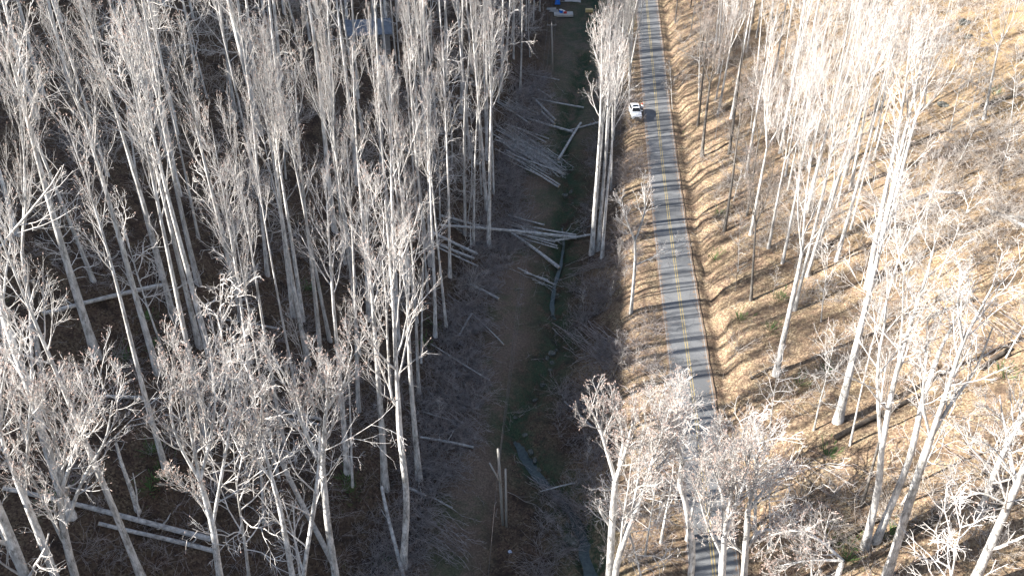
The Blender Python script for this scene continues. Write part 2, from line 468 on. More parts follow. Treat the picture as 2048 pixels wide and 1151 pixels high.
def build_creek():
    pts = []
    for i in range(len(CX) - 1):
        if CY[i] > 122: break
        for k in range(6):
            t = k / 6
            pts.append((CX[i] * (1 - t) + CX[i + 1] * t, CY[i] * (1 - t) + CY[i + 1] * t))
    pts = np.array(pts); n = len(pts)
    tg = np.gradient(pts, axis=0); tg /= np.linalg.norm(tg, axis=1)[:, None] + 1e-9
    nr = np.stack([-tg[:, 1], tg[:, 0]], -1)
    zc = terrain0(pts[:, 0], pts[:, 1]) - 0.84
    zc = np.minimum(zc, np.convolve(np.pad(zc, 4, mode='edge'), np.ones(9) / 9, 'valid') + 0.05)
    rows = []
    hw = np.interp(pts[:, 1], [60, 78, 84, 110, 125], [0.85, 0.7, 0.38, 0.32, 0.15])[:, None] * (0.85 + 0.3 * np.sin(pts[:, 1:2] * 1.3) * np.sin(pts[:, 1:2] * 0.47))
    for o in np.linspace(-1, 1, 5):
        q = pts + nr * hw * o
        rows.append(np.stack([q[:, 0], q[:, 1], zc], -1))
    V = np.stack(rows, 1).reshape(-1, 3); k = 5
    i = np.arange(n - 1)[:, None] * k + np.arange(k - 1)[None, :]
    Fq = np.stack([i, i + k, i + 1 + k, i + 1], -1).reshape(-1, 4)
    tag(link('creek_water', mesh_np('creek_water', V, Fq, M_WATER)), kind='structure')
build_creek()

# ------------------------------------------------------------------ branch geometry (numpy)
def tubes(Pp, Rr, n):
    """Pp (N,K,3) polylines, Rr (N,K) radii -> V, F"""
    N, K, _ = Pp.shape
    t = np.gradient(Pp, axis=1); t /= np.linalg.norm(t, axis=2, keepdims=True) + 1e-9
    ref = np.where(np.abs(t[..., 2:3]) < 0.92, np.array([0, 0, 1.0]), np.array([1.0, 0, 0]))
    a = np.cross(t, ref); a /= np.linalg.norm(a, axis=2, keepdims=True) + 1e-9
    # keep the frame steady along one polyline
    for k in range(1, K):
        pa = a[:, k - 1] - t[:, k] * np.sum(a[:, k - 1] * t[:, k], -1, keepdims=True)
        a[:, k] = pa / (np.linalg.norm(pa, axis=1, keepdims=True) + 1e-9)
    b = np.cross(t, a)
    ang = np.arange(n) * 2 * np.pi / n
    V = Pp[:, :, None, :] + Rr[:, :, None, None] * (a[:, :, None, :] * np.cos(ang)[None, None, :, None] + b[:, :, None, :] * np.sin(ang)[None, None, :, None])
    idx = (np.arange(N)[:, None, None] * K + np.arange(K - 1)[None, :, None]) * n
    j = np.arange(n)[None, None, :]; j2 = (j + 1) % n
    Fq = np.stack([idx + j, idx + j2, idx + n + j2, idx + n + j], -1).reshape(-1, 4)
    return V.reshape(-1, 3), Fq

class Bag:
    def __init__(s): s.V = []; s.F = []; s.M = []; s.n = 0
    def add(s, Pp, Rr, n, mi=0):
        if len(Pp) == 0: return
        V, Fq = tubes(Pp, Rr, n)
        s.V.append(V); s.F.append(Fq + s.n); s.M.append(np.full(len(Fq), mi)); s.n += len(V)
    def mesh(s, name, mats):
        return mesh_np(name, np.concatenate(s.V), np.concatenate(s.F), mats, np.concatenate(s.M))

def kids(Pp, Rr, m, t0, t1, ang, lf, K, up, rng, rr=0.6, wig=0.12, taperlen=0.45, rmin=0.008, jit=0.35):
    N, Kp, _ = Pp.shape
    seg = np.linalg.norm(np.diff(Pp, axis=1), axis=2); L = seg.sum(1)
    t = (np.arange(m)[None, :] + rng.random((N, m))) / m
    t = t0 + (t1 - t0) * t
    f = t * (Kp - 1); i = np.clip(f.astype(int), 0, Kp - 2); u = (f - i)[..., None]
    ii = np.arange(N)[:, None]
    A = Pp[ii, i]; B = Pp[ii, i + 1]
    base = A * (1 - u) + B * u
    tan = B - A; tan /= np.linalg.norm(tan, axis=2, keepdims=True) + 1e-9
    rb = Rr[ii, i] * (1 - u[..., 0]) + Rr[ii, i + 1] * u[..., 0]
    r = rng.normal(size=tan.shape); perp = r - tan * np.sum(r * tan, -1, keepdims=True)
    perp /= np.linalg.norm(perp, axis=2, keepdims=True) + 1e-9
    an = ang * (1 + jit * (rng.random((N, m)) - 0.5) * 2)[..., None]
    d = tan * np.cos(an) + perp * np.sin(an)
    ln = (L[:, None] * lf * (1 - taperlen * (t - t0) / max(t1 - t0, 1e-6)) * (0.65 + 0.7 * rng.random((N, m))))
    pts = [base]; step = ln[..., None] / (K - 1)
    for k in range(K - 1):
        d = d + np.array([0, 0, up]) + rng.normal(size=d.shape) * wig
        d /= np.linalg.norm(d, axis=2, keepdims=True) + 1e-9
        pts.append(pts[-1] + d * step)
    Q = np.stack(pts, 2).reshape(N * m, K, 3)
    r0 = np.maximum(np.minimum(rb * rr, ln * 0.02 + 0.01), rmin * 1.25).reshape(-1)
    R = r0[:, None] * np.linspace(1, 0.36, K)[None, :]
    return Q, np.maximum(R, rmin * 0.45)

def crown_from(limbs, rng, bag, spec, buds=0.5, bud_mat=1):
    """limbs: list of (P (K,3), R (K)); grows three levels of twigs into bag"""
    for g in {len(l[0]) for l in limbs}:
        Pp = np.array([l[0] for l in limbs if len(l[0]) == g], float)
        Rr = np.array([l[1] for l in limbs if len(l[0]) == g], float)
        for lv in spec:
            Pp, Rr = kids(Pp, Rr, rng=rng, **lv['k'])
            bag.add(Pp, Rr, lv['n'], 0)
        # bud and seed-cone clusters at the twig ends
        sel = rng.random(len(Pp)) < buds
        E = Pp[sel, -1]; D = Pp[sel, -1] - Pp[sel, -2]; D /= np.linalg.norm(D, axis=1, keepdims=True) + 1e-9
        if len(E):
            s = 0.10 + 0.10 * rng.random(len(E))[:, None]
            bag.add(np.stack([E, E + D * s * 0.5, E + D * s], 1), np.tile(np.array([0.010, 0.027, 0.005]), (len(E), 1)), 3, bud_mat)

def spline(pts, n):
    """resample a polyline smoothly to n points"""
    p = np.array(pts, float); m = len(p)
    if m == 2:
        t = np.linspace(0, 1, n)[:, None]; return p[0] * (1 - t) + p[1] * t
    q = np.vstack([2 * p[0] - p[1], p, 2 * p[-1] - p[-2]])
    out = []
    for s in np.linspace(0, m - 1, n):
        i = min(int(s), m - 2); u = s - i
        a, b, c, d = q[i], q[i + 1], q[i + 2], q[i + 3]
        out.append(0.5 * ((2 * b) + (-a + c) * u + (2 * a - 5 * b + 4 * c - d) * u * u + (-a + 3 * b - 3 * c + d) * u ** 3))
    return np.array(out)

def trunk_radii(n, r0, rt, flare=True):
    t = np.linspace(0, 1, n)
    r = r0 * (1 - t) + rt * t
    if flare: r = r * (1 + 0.45 * np.exp(-t * 28))
    return r

TW = dict(rmin=0.015)
def L(m, t0, t1, ang, lf, K, up, n, **kw):
    d = dict(m=m, t0=t0, t1=t1, ang=ang, lf=lf, K=K, up=up, rmin=0.0155); d.update(kw); return dict(k=d, n=n)
SPEC_FOREST = [L(15, 0.62, 0.99, 0.80, 0.18, 7, 0.17, 5, rr=0.45, taperlen=0.6, wig=0.08),
               L(5, 0.2, 1.0, 0.7, 0.50, 5, 0.14, 3, rmin=0.022, wig=0.08),
               L(4, 0.15, 1.0, 0.7, 0.50, 4, 0.10, 3, rmin=0.013, wig=0.08),
               L(3, 0.1, 1.0, 0.5, 0.75, 3, 0.06, 3, rmin=0.007, wig=0.08)]
SPEC_LIMB = [L(10, 0.1, 1.0, 0.6, 0.42, 7, 0.15, 4, rr=0.55, taperlen=0.35, jit=0.4, wig=0.08),
             L(5, 0.15, 1.0, 0.62, 0.50, 5, 0.13, 3, rmin=0.022, wig=0.08),
             L(4, 0.2, 1.0, 0.65, 0.50, 4, 0.10, 3, rmin=0.013, wig=0.08),
             L(4, 0.1, 1.0, 0.5, 0.75, 3, 0.05, 3, rmin=0.007, wig=0.08)]
SPEC_DENSE = [L(12, 0.08, 1.0, 0.65, 0.42, 7, 0.13, 4, rr=0.55, taperlen=0.35, jit=0.4, wig=0.08),
             L(5, 0.15, 1.0, 0.66, 0.50, 5, 0.11, 3, rmin=0.022, wig=0.09),
             L(4, 0.2, 1.0, 0.7, 0.50, 4, 0.09, 3, rmin=0.015, wig=0.09),
             L(4, 0.1, 1.0, 0.5, 0.75, 3, 0.05, 3, rmin=0.007, wig=0.08)]
SPEC_SPARSE = [L(10, 0.15, 1.0, 0.75, 0.34, 7, 0.10, 4, rr=0.5, taperlen=0.3, wig=0.09),
               L(5, 0.2, 1.0, 0.7, 0.48, 5, 0.08, 3, rmin=0.024, wig=0.09),
               L(4, 0.2, 1.0, 0.7, 0.5, 4, 0.05, 3, rmin=0.013, wig=0.09),
               L(3, 0.25, 1.0, 0.65, 0.6, 3, 0.04, 3, rmin=0.008)]
SPEC_UNDER = [L(15, 0.3, 0.98, 1.0, 0.36, 7, 0.03, 4, rr=0.55, taperlen=0.45, wig=0.22, rmin=0.035),
              L(5, 0.2, 1.0, 0.8, 0.5, 6, 0.02, 3, wig=0.22, rmin=0.022),
              L(4, 0.2, 1.0, 0.8, 0.5, 4, 0.0, 3, rmin=0.012, wig=0.2)]
SPEC_SAP = [L(12, 0.25, 0.98, 0.75, 0.26, 4, 0.10, 3, rr=0.5, taperlen=0.5),
            L(5, 0.2, 1.0, 0.8, 0.45, 3, 0.04, 3, rmin=0.011)]

def build_tree_meshes(name, seed, H, r0, style):
    rng = np.random.default_rng(seed)
    tb = Bag(); cb = Bag()
    n = 16
    z = np.linspace(0, H, n)
    bend = 0.014 * H
    x = bend * np.sin(z / H * 5 + rng.random() * 6) * (z / H); y = bend * np.sin(z / H * 4 + rng.random() * 6) * (z / H)
    trunk = np.stack([x, y, z], -1); trunk[0, 2] = -0.5
    R = trunk_radii(n, r0, r0 * 0.10)
    if style == 'forest':
        tb.add(trunk[None], R[None], 8)
        crown_from([(trunk, R)], rng, cb, SPEC_FOREST, 0.3)
        # a few short dead stubs lower down
        q, r = kids(trunk[None], R[None], 5, 0.2, 0.5, 1.25, 0.035, 3, 0.02, rng); cb.add(q, r, 4)
    elif style == 'forked':
        fz = int(n * (0.45 + 0.12 * rng.random()))
        low = trunk[:fz + 1]; base = trunk[fz]
        tb.add(low[None], R[None, :fz + 1], 8)
        limbs = []
        a0 = rng.random() * 6.28
        for k in range(3):
            a = a0 + k * 2.1; d = np.array([math.cos(a), math.sin(a), 0]) * (0.10 + 0.08 * rng.random()) * H
            top = base + np.array([0, 0, H - base[2] - (k == 2) * 0.12 * H]) + d
            mid = base * 0.55 + top * 0.45 + d * 0.25
            pl = spline([base, mid, top], 9); rl = np.linspace(R[fz] * (0.75 if k < 2 else 0.5), 0.03, 9)
            tb.add(pl[None], rl[None], 7); limbs.append((pl, rl))
        crown_from(limbs, rng, cb, SPEC_LIMB, 0.3)
    elif style == 'under':
        tb.add(trunk[None], R[None], 6)
        crown_from([(trunk, R)], rng, cb, SPEC_UNDER, 0.15)
    elif style == 'sapling':
        tb.add(trunk[None], np.maximum(R, 0.015)[None], 5)
        crown_from([(trunk, R)], rng, cb, SPEC_SAP, 0.1)
    elif style == 'snag':
        R = trunk_radii(n, r0, r0 * 0.45)
        tb.add(trunk[None], R[None], 8)
        q, r = kids(trunk[None], R[None], 6, 0.35, 0.98, 1.0, 0.12, 4, 0.05, rng, rr=0.35); cb.add(q, r, 4)
    return tb, cb

PROTO = {}
def proto(key, H, r0, style, seed, tm=None, cm=None):
    tb, cb = build_tree_meshes(key, seed, H, r0, style)
    root = empty({'forest': 'forest_tree', 'forked': 'forked_tree', 'under': 'understory_tree', 'sapling': 'sapling', 'snag': 'dead_snag'}[style], (0, 0, -500))
    link('trunk', tb.mesh('trunk', [tm or M_BARK, M_BUD]), root)
    link('crown', cb.mesh('crown', [cm or M_TWIG, M_BUD]), root)
    PROTO[key] = dict(root=root, H=H, used=False, style=style)
for i in range(8): proto('F%d' % i, 30.0, 0.34 + 0.015 * i, 'forest', 10 + i)
proto('K0', 29.0, 0.40, 'forked', 31); proto('K1', 27.0, 0.36, 'forked', 32); proto('K2', 30.0, 0.38, 'forked', 33)
proto('D0', 26.0, 0.32, 'forked', 35, M_DARKBARK, M_BRANCHY); proto('D1', 28.0, 0.32, 'forest', 36, M_DARKBARK, M_BRANCHY)
for i in range(3): proto('U%d' % i, 11.0, 0.11, 'under', 50 + i, M_BARK, M_TWIG)
for i in range(3): proto('S%d' % i, 6.0, 0.05, 'sapling', 60 + i, M_BRANCHY, M_TWIG)
proto('N0', 16.0, 0.26, 'snag', 71); proto('N1', 12.0, 0.22, 'snag', 72)

TREES = []       # records for labels: root, base point, style
def copy_thing(root):
    r = root.copy(); C.objects.link(r)
    for ch in root.children:
        c = ch.copy(); C.objects.link(c); c.parent = r
    return r
rnd = random.Random(7)
def put_tree(key, base, top=None, height=None, fat=1.0, label=None, yaw=None):
    pr = PROTO[key]
    if pr['used']: r = copy_thing(pr['root'])
    else: r = pr['root']; pr['used'] = True
    d = (top - base) if top is not None else Vector((0, 0, 1))
    h = height if height else d.length
    q = Vector((0, 0, 1)).rotation_difference(d.normalized()) @ Quaternion((0, 0, 1), yaw if yaw is not None else rnd.random() * 6.28)
    s = h / pr['H']
    r.rotation_mode = 'QUATERNION'
    r.location = base; r.rotation_quaternion = q; r.scale = (s * fat, s * fat, s)
    TREES.append(dict(r=r, b=base, style=pr['style'], label=label, h=h, dark=key[0] == 'D'))
    return r
def clamp_lean(base, top, mx=0.16):
    d = top - base
    hz = Vector((d.x, d.y, 0)); m = mx * abs(d.z)
    if hz.length > m: hz = hz.normalized() * m
    return base + Vector((hz.x, hz.y, d.z))

# trees whose foot shows in the photograph: (foot px, a higher point on the same trunk px, height, prototype, fatness)
MEASURED = [
 ((193, 712), (75, 325), 33, 'F0', 1.1), ((316, 745), (200, 350), 32, 'F3', 0.85), ((332, 938), (190, 440), 30, 'F2', 0.75),
 ((348, 638), (255, 295), 31, 'F1', 0.85), ((430, 760), (320, 310), 32, 'F4', 0.85), ((500, 720), (410, 300), 31, 'F5', 0.8),
 ((519, 900), (440, 325), 31, 'F0', 0.65), ((616, 726), (547, 350), 31, 'F1', 0.8), ((645, 760), (592, 175), 32, 'F2', 0.75),
 ((605, 640), (560, 300), 29, 'F3', 0.7), ((535, 550), (505, 260), 29, 'F0', 0.7), ((586, 632), (545, 270), 29, 'F5', 0.65),
 ((695, 945), (657, 480), 30, 'F4', 0.8), ((705, 972), (692, 640), 23, 'F2', 0.5), ((717, 820), (702, 400), 28, 'F3', 0.7),
 ((770, 975), (747, 575), 31, 'F5', 0.95), ((838, 957), (812, 575), 31, 'F1', 0.95), ((838, 785), (826, 560), 28, 'F0', 0.7),
 ((842, 725), (845, 600), 14, 'N1', 0.6), ((795, 690), (777, 200), 31, 'F4', 0.85), ((738, 640), (717, 300), 30, 'F2', 0.8),
 ((860, 530), (852, 150), 30, 'F3', 0.75), ((930, 470), (930, 250), 24, 'N0', 0.6), ((947, 490), (954, 180), 31, 'F0', 0.7),
 ((977, 495), (984, 150), 34, 'F5', 0.85), ((973, 320), (972, 100), 32, 'F1', 0.85), ((922, 225), (927, 20), 29, 'F2', 0.95),
 ((928, 350), (936, 150), 22, 'N0', 0.5), ((942, 495), (941, 452), 4.5, 'N1', 1.6), ((1001, 180), (1008, 20), 31, 'F4', 0.9),
 ((1012, 120), (1020, 10), 29, 'F3', 0.7), ((1024, 85), (1028, 5), 28, 'F5', 0.6), ((1052, 62), (1053, 0), 28, 'F0', 0.55),
 ((1067, 42), (1068, 0), 27, 'F1', 0.5), ((1040, 50), (1041, 0), 27, 'F2', 0.55), ((880, 440), (878, 320), 15, 'U0', 1.0),
 ((275, 1020), (232, 885), 8.0, 'N1', 1.6), ((890, 300), (893, 120), 20, 'U1', 0.9), ((905, 330), (899, 200), 17, 'U2', 0.9),
 ((85, 755), (60, 585), 25, 'K1', 0.75), ((278, 1040), (262, 905), 6, 'N0', 0.9),
 ((1184, 507), (1200, 200), 35, 'F6', 0.8), ((1196, 500), (1218, 190), 34, 'F7', 0.7), ((1204, 515), (1226, 240), 32, 'F3', 0.65), ((1258, 150), (1280, 40), 24, 'K0', 0.5), ((1250, 105), (1275, 0), 23, 'K2', 0.5), ((1232, 215), (1246, 90), 26, 'K1', 0.5), ((1345, 218), (1332, 130), 9, 'U0', 0.8), ((1190, 440), (1208, 220), 30, 'K0', 0.5),
 ((1188, 395), (1212, 160), 28, 'F1', 0.7), ((1222, 380), (1228, 150), 25, 'F2', 0.55), ((1212, 330), (1226, 120), 27, 'F0', 0.6),
 ((1228, 280), (1232, 90), 23, 'F4', 0.5), ((1206, 240), (1222, 60), 25, 'K2', 0.55), ((1225, 190), (1240, 30), 24, 'F4', 0.55), ((1240, 130), (1250, 0), 22, 'K1', 0.5), ((1215, 110), (1226, 0), 22, 'F2', 0.5),
 ((1167, 624), (1165, 577), 4.0, 'S0', 1.6),
 ((1552, 748), (1611, 450), 31, 'K0', 0.85), ((1676, 842), (1740, 575), 33, 'F5', 0.95), ((1628, 860), (1671, 660), 13, 'U0', 0.8),
 ((1631, 505), (1751, 110), 32, 'F4', 0.85), ((1701, 378), (1751, 130), 29, 'F1', 0.7), ((1736, 575), (1786, 280), 33, 'F2', 0.95), ((1745, 560), (1806, 280), 32, 'F3', 0.75),
 ((1968, 237), (1994, 100), 19, 'K2', 0.9), ((1848, 216), (1858, 125), 9, 'N1', 0.9), ((1589, 620), (1640, 400), 28, 'F0', 0.7),
 ((1404, 312), (1422, 120), 23, 'D0', 1.0), ((1396, 250), (1414, 90), 21, 'D1', 0.9), ((1449, 462), (1468, 330), 22, 'D1', 0.9), ((1476, 542), (1480, 460), 9, 'U1', 0.6), ((1502, 600), (1514, 430), 21, 'D0', 0.8),
 ((1723, 1012), (1757, 890), 20, 'D0', 0.7), ((1900, 265), (1925, 150), 12, 'U2', 0.7), ((1932, 262), (1962, 150), 12, 'U0', 0.7), ((1398, 200), (1400, 90), 14, 'U1', 0.9),
 ((1352, 1005), (1360, 940), 13, 'U0', 1.1), ((1322, 1085), (1335, 1000), 14, 'U1', 1.1), ((1512, 1010), (1505, 940), 12, 'U2', 1.1), ((1540, 1090), (1530, 1000), 13, 'U0', 1.1), ((1290, 1110), (1300, 1040), 12, 'U2', 1.0), ((1374, 1080), (1390, 985), 15, 'U1', 1.3), ((1512, 1075), (1480, 990), 15, 'U0', 1.3), ((1345, 905), (1345, 850), 11, 'U1', 1.0), ((1320, 850), (1330, 800), 9, 'U2', 0.9),
 ((1700, 890), (1740, 700), 20, 'F1', 0.5), ((1604, 285), (1640, 60), 27, 'F4', 0.6), ((1560, 305), (1600, 90), 27, 'F3', 0.6), ((1540, 200), (1575, 0), 25, 'F5', 0.6),
]
placed = []
for (bx, by), (tx, ty), h, key, fat in MEASURED:
    b = P(bx, by)
    if bx < 900 and h > 24: h += 5
    t = on_plane(tx, ty, b.y)
    t = clamp_lean(b, t)
    put_tree(key, b - Vector((0, 0, 0.1)), t, h, fat * (0.85 if bx < 1100 and h > 24 else 1.0))
    placed.append((b.x, b.y, 3.0))

# ------------------------------------------------------------------ foreground trees built limb by limb
def hero(name, foot, depth_px, limbs, seed, spec=SPEC_LIMB, r_scale=1.0, buds=0.4, label=None, tm=None, cm=None, dark=False, ydrift=0.10, world_foot=None):
    """limbs: list of dict(p=[px points], r=(r0,r1)); the first is the trunk from the ground up"""
    rng = np.random.default_rng(seed)
    base = P(*foot)
    root = empty(name, base)
    tb = Bag(); cb = Bag(); ends = []; lines = []
    for i, lm in enumerate(limbs):
        Y0 = base.y; pts = []
        dy = lm.get('dy', (rng.random() - 0.5) * 2 * ydrift if i else 0)
        for k, (px, py) in enumerate(lm['p']):
            q = on_plane(px, py, Y0)
            pts.append(q)
        # drift away from the plane for real depth, growing from the fork
        f = lm.get('from')
        ln = sum((pts[k + 1] - pts[k]).length for k in range(len(pts) - 1)); acc = 0
        base_dy = lines[f[0]][f[1]] if f else 0.0
        offs = []
        for k in range(len(pts)):
            if k: acc += (pts[k] - pts[k - 1]).length
            offs.append(base_dy + dy * acc)
        lines.append(offs)
        out = []
        for q, o in zip(pts, offs):
            d = Vector((q.x, q.y, q.z - CAMZ)); s = (Y0 + o) / Y0
            out.append(Vector((q.x * s, q.y * s, q.z - CAMZ + (d.z * (s - 1)) + CAMZ)))
        n = max(6, min(14, 3 * len(out)))
        arr = spline([tuple(v - base) for v in out], n)
        r = np.linspace(lm['r'][0], lm['r'][1], n) * r_scale
        if i == 0:
            arr[0] = (0, 0, -0.5); r = r * (1 + 0.4 * np.exp(-np.linspace(0, 1, n) * 20))
        tb.add(arr[None], r[None], 8)
        if not lm.get('bare'): ends.append((arr, r))
    crown_from(ends, rng, cb, spec, buds)
    link('trunk', tb.mesh('trunk', [tm or M_BARK, M_BUD]), root)
    link('crown', cb.mesh('crown', [cm or M_TWIG, M_BUD]), root)
    TREES.append(dict(r=root, b=base, style='hero', label=label, h=25, dark=dark))
    placed.append((base.x, base.y, 4.0))
    return root

hero('forked_tree', (1212, 1290), 0, [
  dict(p=[(1212, 1290), (1219, 1151), (1224, 1050), (1231, 960)], r=(0.38, 0.24), bare=1),
  dict(p=[(1231, 960), (1209, 885), (1196, 845), (1180, 815)], r=(0.17, 0.05), **{'from': (0, 3)}),
  dict(p=[(1231, 960), (1250, 905), (1262, 860), (1275, 815)], r=(0.19, 0.05), **{'from': (0, 3)}),
  dict(p=[(1238, 930), (1246, 880), (1240, 840), (1232, 810)], r=(0.12, 0.04), **{'from': (0, 3)}),
  dict(p=[(1221, 1052), (1206, 1030), (1196, 1010)], r=(0.14, 0.10), bare=1, **{'from': (0, 2)}),
  ], 101, label='tall pale tree with a broken side stub beside the creek, front edge')
hero('forked_tree', (1222, 1300), 0, [
  dict(p=[(1222, 1300), (1230, 1151), (1255, 1060), (1278, 1005), (1292, 960)], r=(0.33, 0.17), bare=1),
  dict(p=[(1292, 960), (1312, 900), (1330, 850), (1340, 815)], r=(0.15, 0.04), **{'from': (0, 4)}),
  dict(p=[(1262, 1040), (1276, 960), (1280, 900), (1292, 830)], r=(0.13, 0.04), **{'from': (0, 2)}),
  dict(p=[(1296, 950), (1330, 920), (1350, 880), (1365, 850)], r=(0.12, 0.04), **{'from': (0, 4)}),
  dict(p=[(1240, 1110), (1246, 1040), (1256, 980), (1262, 930)], r=(0.11, 0.04), **{'from': (0, 1)}),
  ], 102, label='slanting pale tree rising rightwards beside the tree with the broken stub, front edge')
hero('forked_tree', (1368, 1250), 0, [
  dict(p=[(1368, 1250), (1385, 1110), (1372, 1010), (1360, 965), (1366, 918)], r=(0.30, 0.18), bare=1, ),
  dict(p=[(1366, 918), (1390, 915), (1403, 906), (1440, 908), (1470, 890)], r=(0.15, 0.04), dy=-0.05, **{'from': (0, 4)}),
  dict(p=[(1366, 918), (1348, 880), (1330, 850), (1318, 800)], r=(0.13, 0.04), **{'from': (0, 4)}),
  dict(p=[(1403, 906), (1425, 885), (1450, 850)], r=(0.08, 0.03), **{'from': (1, 2)}),
  dict(p=[(1366, 918), (1352, 870), (1356, 800), (1362, 775)], r=(0.13, 0.04), dy=0.12, **{'from': (0, 4)}),
  ], 103, spec=SPEC_DENSE, buds=0.2, label='crooked tree whose bent white limb reaches out over the near road')
hero('spreading_tree', (1440, 1320), 0, [
  dict(p=[(1440, 1320), (1444, 1151), (1448, 1070)], r=(0.34, 0.25), bare=1),
  dict(p=[(1448, 1070), (1446, 1000), (1435, 960), (1420, 925)], r=(0.17, 0.05), **{'from': (0, 2)}),
  dict(p=[(1448, 1070), (1470, 1010), (1490, 960), (1500, 910)], r=(0.19, 0.05), **{'from': (0, 2)}),
  dict(p=[(1444, 1110), (1412, 1040), (1398, 990), (1385, 960)], r=(0.13, 0.04), **{'from': (0, 1)}),
  dict(p=[(1448, 1070), (1462, 990), (1465, 940), (1470, 900)], r=(0.12, 0.04), **{'from': (0, 2)}),
  ], 104, spec=SPEC_DENSE, label='broad round-crowned tree with pinkish tips standing over the road, bottom edge')
hero('spreading_tree', (1480, 1300), 0, [
  dict(p=[(1480, 1300), (1490, 1120), (1496, 1020)], r=(0.34, 0.22), bare=1),
  dict(p=[(1496, 1020), (1510, 960), (1515, 910), (1530, 880)], r=(0.17, 0.04), **{'from': (0, 2)}),
  dict(p=[(1496, 1020), (1545, 960), (1570, 945)], r=(0.15, 0.04), **{'from': (0, 2)}),
  dict(p=[(1490, 1100), (1520, 1062), (1555, 1058), (1600, 1040)], r=(0.17, 0.06), **{'from': (0, 1)}),
  dict(p=[(1490, 1110), (1460, 1080), (1440, 1040)], r=(0.10, 0.04), **{'from': (0, 1)}),
  ], 105, spec=SPEC_DENSE, label='broad tree with a long sideways white limb over the right verge, bottom edge')
hero('spreading_tree', (1730, 1290), 0, [
  dict(p=[(1660, 1330), (1670, 1180), (1685, 1120)], r=(0.3, 0.2), bare=1),
  dict(p=[(1685, 1120), (1640, 1080), (1590, 1060), (1540, 1070)], r=(0.15, 0.04), **{'from': (0, 2)}),
  dict(p=[(1685, 1120), (1620, 1120), (1560, 1130)], r=(0.12, 0.04), **{'from': (0, 2)}),
  ], 106, spec=SPEC_DENSE, label='low spreading white-limbed tree on the bottom edge right of the road')
# right-hand slope
hero('forked_tree', (1731, 1092), 0, [
  dict(p=[(1731, 1092), (1756, 975), (1763, 900)], r=(0.36, 0.26), bare=1),
  dict(p=[(1763, 900), (1756, 800), (1757, 720), (1770, 640), (1776, 560)], r=(0.18, 0.05), **{'from': (0, 2)}),
  dict(p=[(1763, 900), (1786, 775), (1816, 665), (1850, 560), (1872, 480)], r=(0.25, 0.05), **{'from': (0, 2)}),
  dict(p=[(1795, 745), (1805, 640), (1806, 560)], r=(0.13, 0.04), **{'from': (2, 1)}),
  ], 107, spec=SPEC_SPARSE, buds=0.1, label='white forked tree, leftmost of three large ones near the bottom of the right slope')
hero('forked_tree', (1752, 1082), 0, [
  dict(p=[(1752, 1082), (1816, 925), (1846, 800), (1880, 700)], r=(0.32, 0.17), bare=1),
  dict(p=[(1880, 700), (1900, 660), (1926, 615), (1950, 560)], r=(0.13, 0.04), **{'from': (0, 3)}),
  dict(p=[(1846, 800), (1850, 720), (1856, 640)], r=(0.12, 0.04), **{'from': (0, 2)}),
  ], 108, spec=SPEC_SPARSE, buds=0.1, label='white slender leaning tree, middle of three large ones near the bottom, right slope')
hero('forked_tree', (1771, 1160), 0, [
  dict(p=[(1771, 1160), (1831, 965), (1861, 875)], r=(0.38, 0.27), bare=1),
  dict(p=[(1861, 875), (1896, 775), (1926, 685), (1960, 620), (1986, 570)], r=(0.22, 0.05), **{'from': (0, 2)}),
  dict(p=[(1861, 875), (1846, 800), (1856, 700)], r=(0.12, 0.04), **{'from': (0, 2)}),
  dict(p=[(1861, 875), (1900, 810), (1950, 740), (1985, 655)], r=(0.18, 0.05), **{'from': (0, 2)}),
  dict(p=[(1926, 685), (1916, 610), (1925, 540)], r=(0.11, 0.04), **{'from': (1, 2)}),
  ], 109, spec=SPEC_SPARSE, buds=0.1, label='largest three-way forked white tree on the right slope, its dark foot at the bottom edge')
hero('leaning_tree', (1940, 1180), 0, [
  dict(p=[(1940, 1180), (2016, 1010), (2048, 935), (2110, 800)], r=(0.36, 0.16)),
  dict(p=[(2016, 1010), (1960, 985), (1900, 1010)], r=(0.10, 0.04), **{'from': (0, 1)}),
  dict(p=[(2035, 965), (1990, 900), (1940, 870)], r=(0.10, 0.04), **{'from': (0, 2)}),
  ], 110, spec=SPEC_SPARSE, buds=0.1, label='thick white tree leaning right in the bottom right corner')
hero('leaning_tree', (1958, 1030), 0, [
  dict(p=[(1958, 1030), (2000, 920), (2048, 830), (2100, 720)], r=(0.28, 0.12)),
  dict(p=[(2025, 870), (1985, 820), (1950, 810)], r=(0.08, 0.03), **{'from': (0, 2)}),
  ], 111, spec=SPEC_SPARSE, buds=0.1, label='white tree leaning out of the right edge just above the corner tree')
hero('forked_tree', (1262, 625), 0, [
  dict(p=[(1262, 625), (1270, 530), (1270, 482)], r=(0.22, 0.15), bare=1),
  dict(p=[(1270, 482), (1250, 430), (1243, 395)], r=(0.13, 0.06), **{'from': (0, 2)}),
  dict(p=[(1270, 482), (1288, 430), (1290, 395), (1282, 365)], r=(0.13, 0.05), **{'from': (0, 2)}),
  dict(p=[(1271, 530), (1304, 515), (1340, 500), (1372, 488)], r=(0.10, 0.04), **{'from': (0, 1)}),
  ], 112, spec=SPEC_SPARSE, buds=0.05, label='thin forked bare tree on the left verge, one limb reaching over the road')
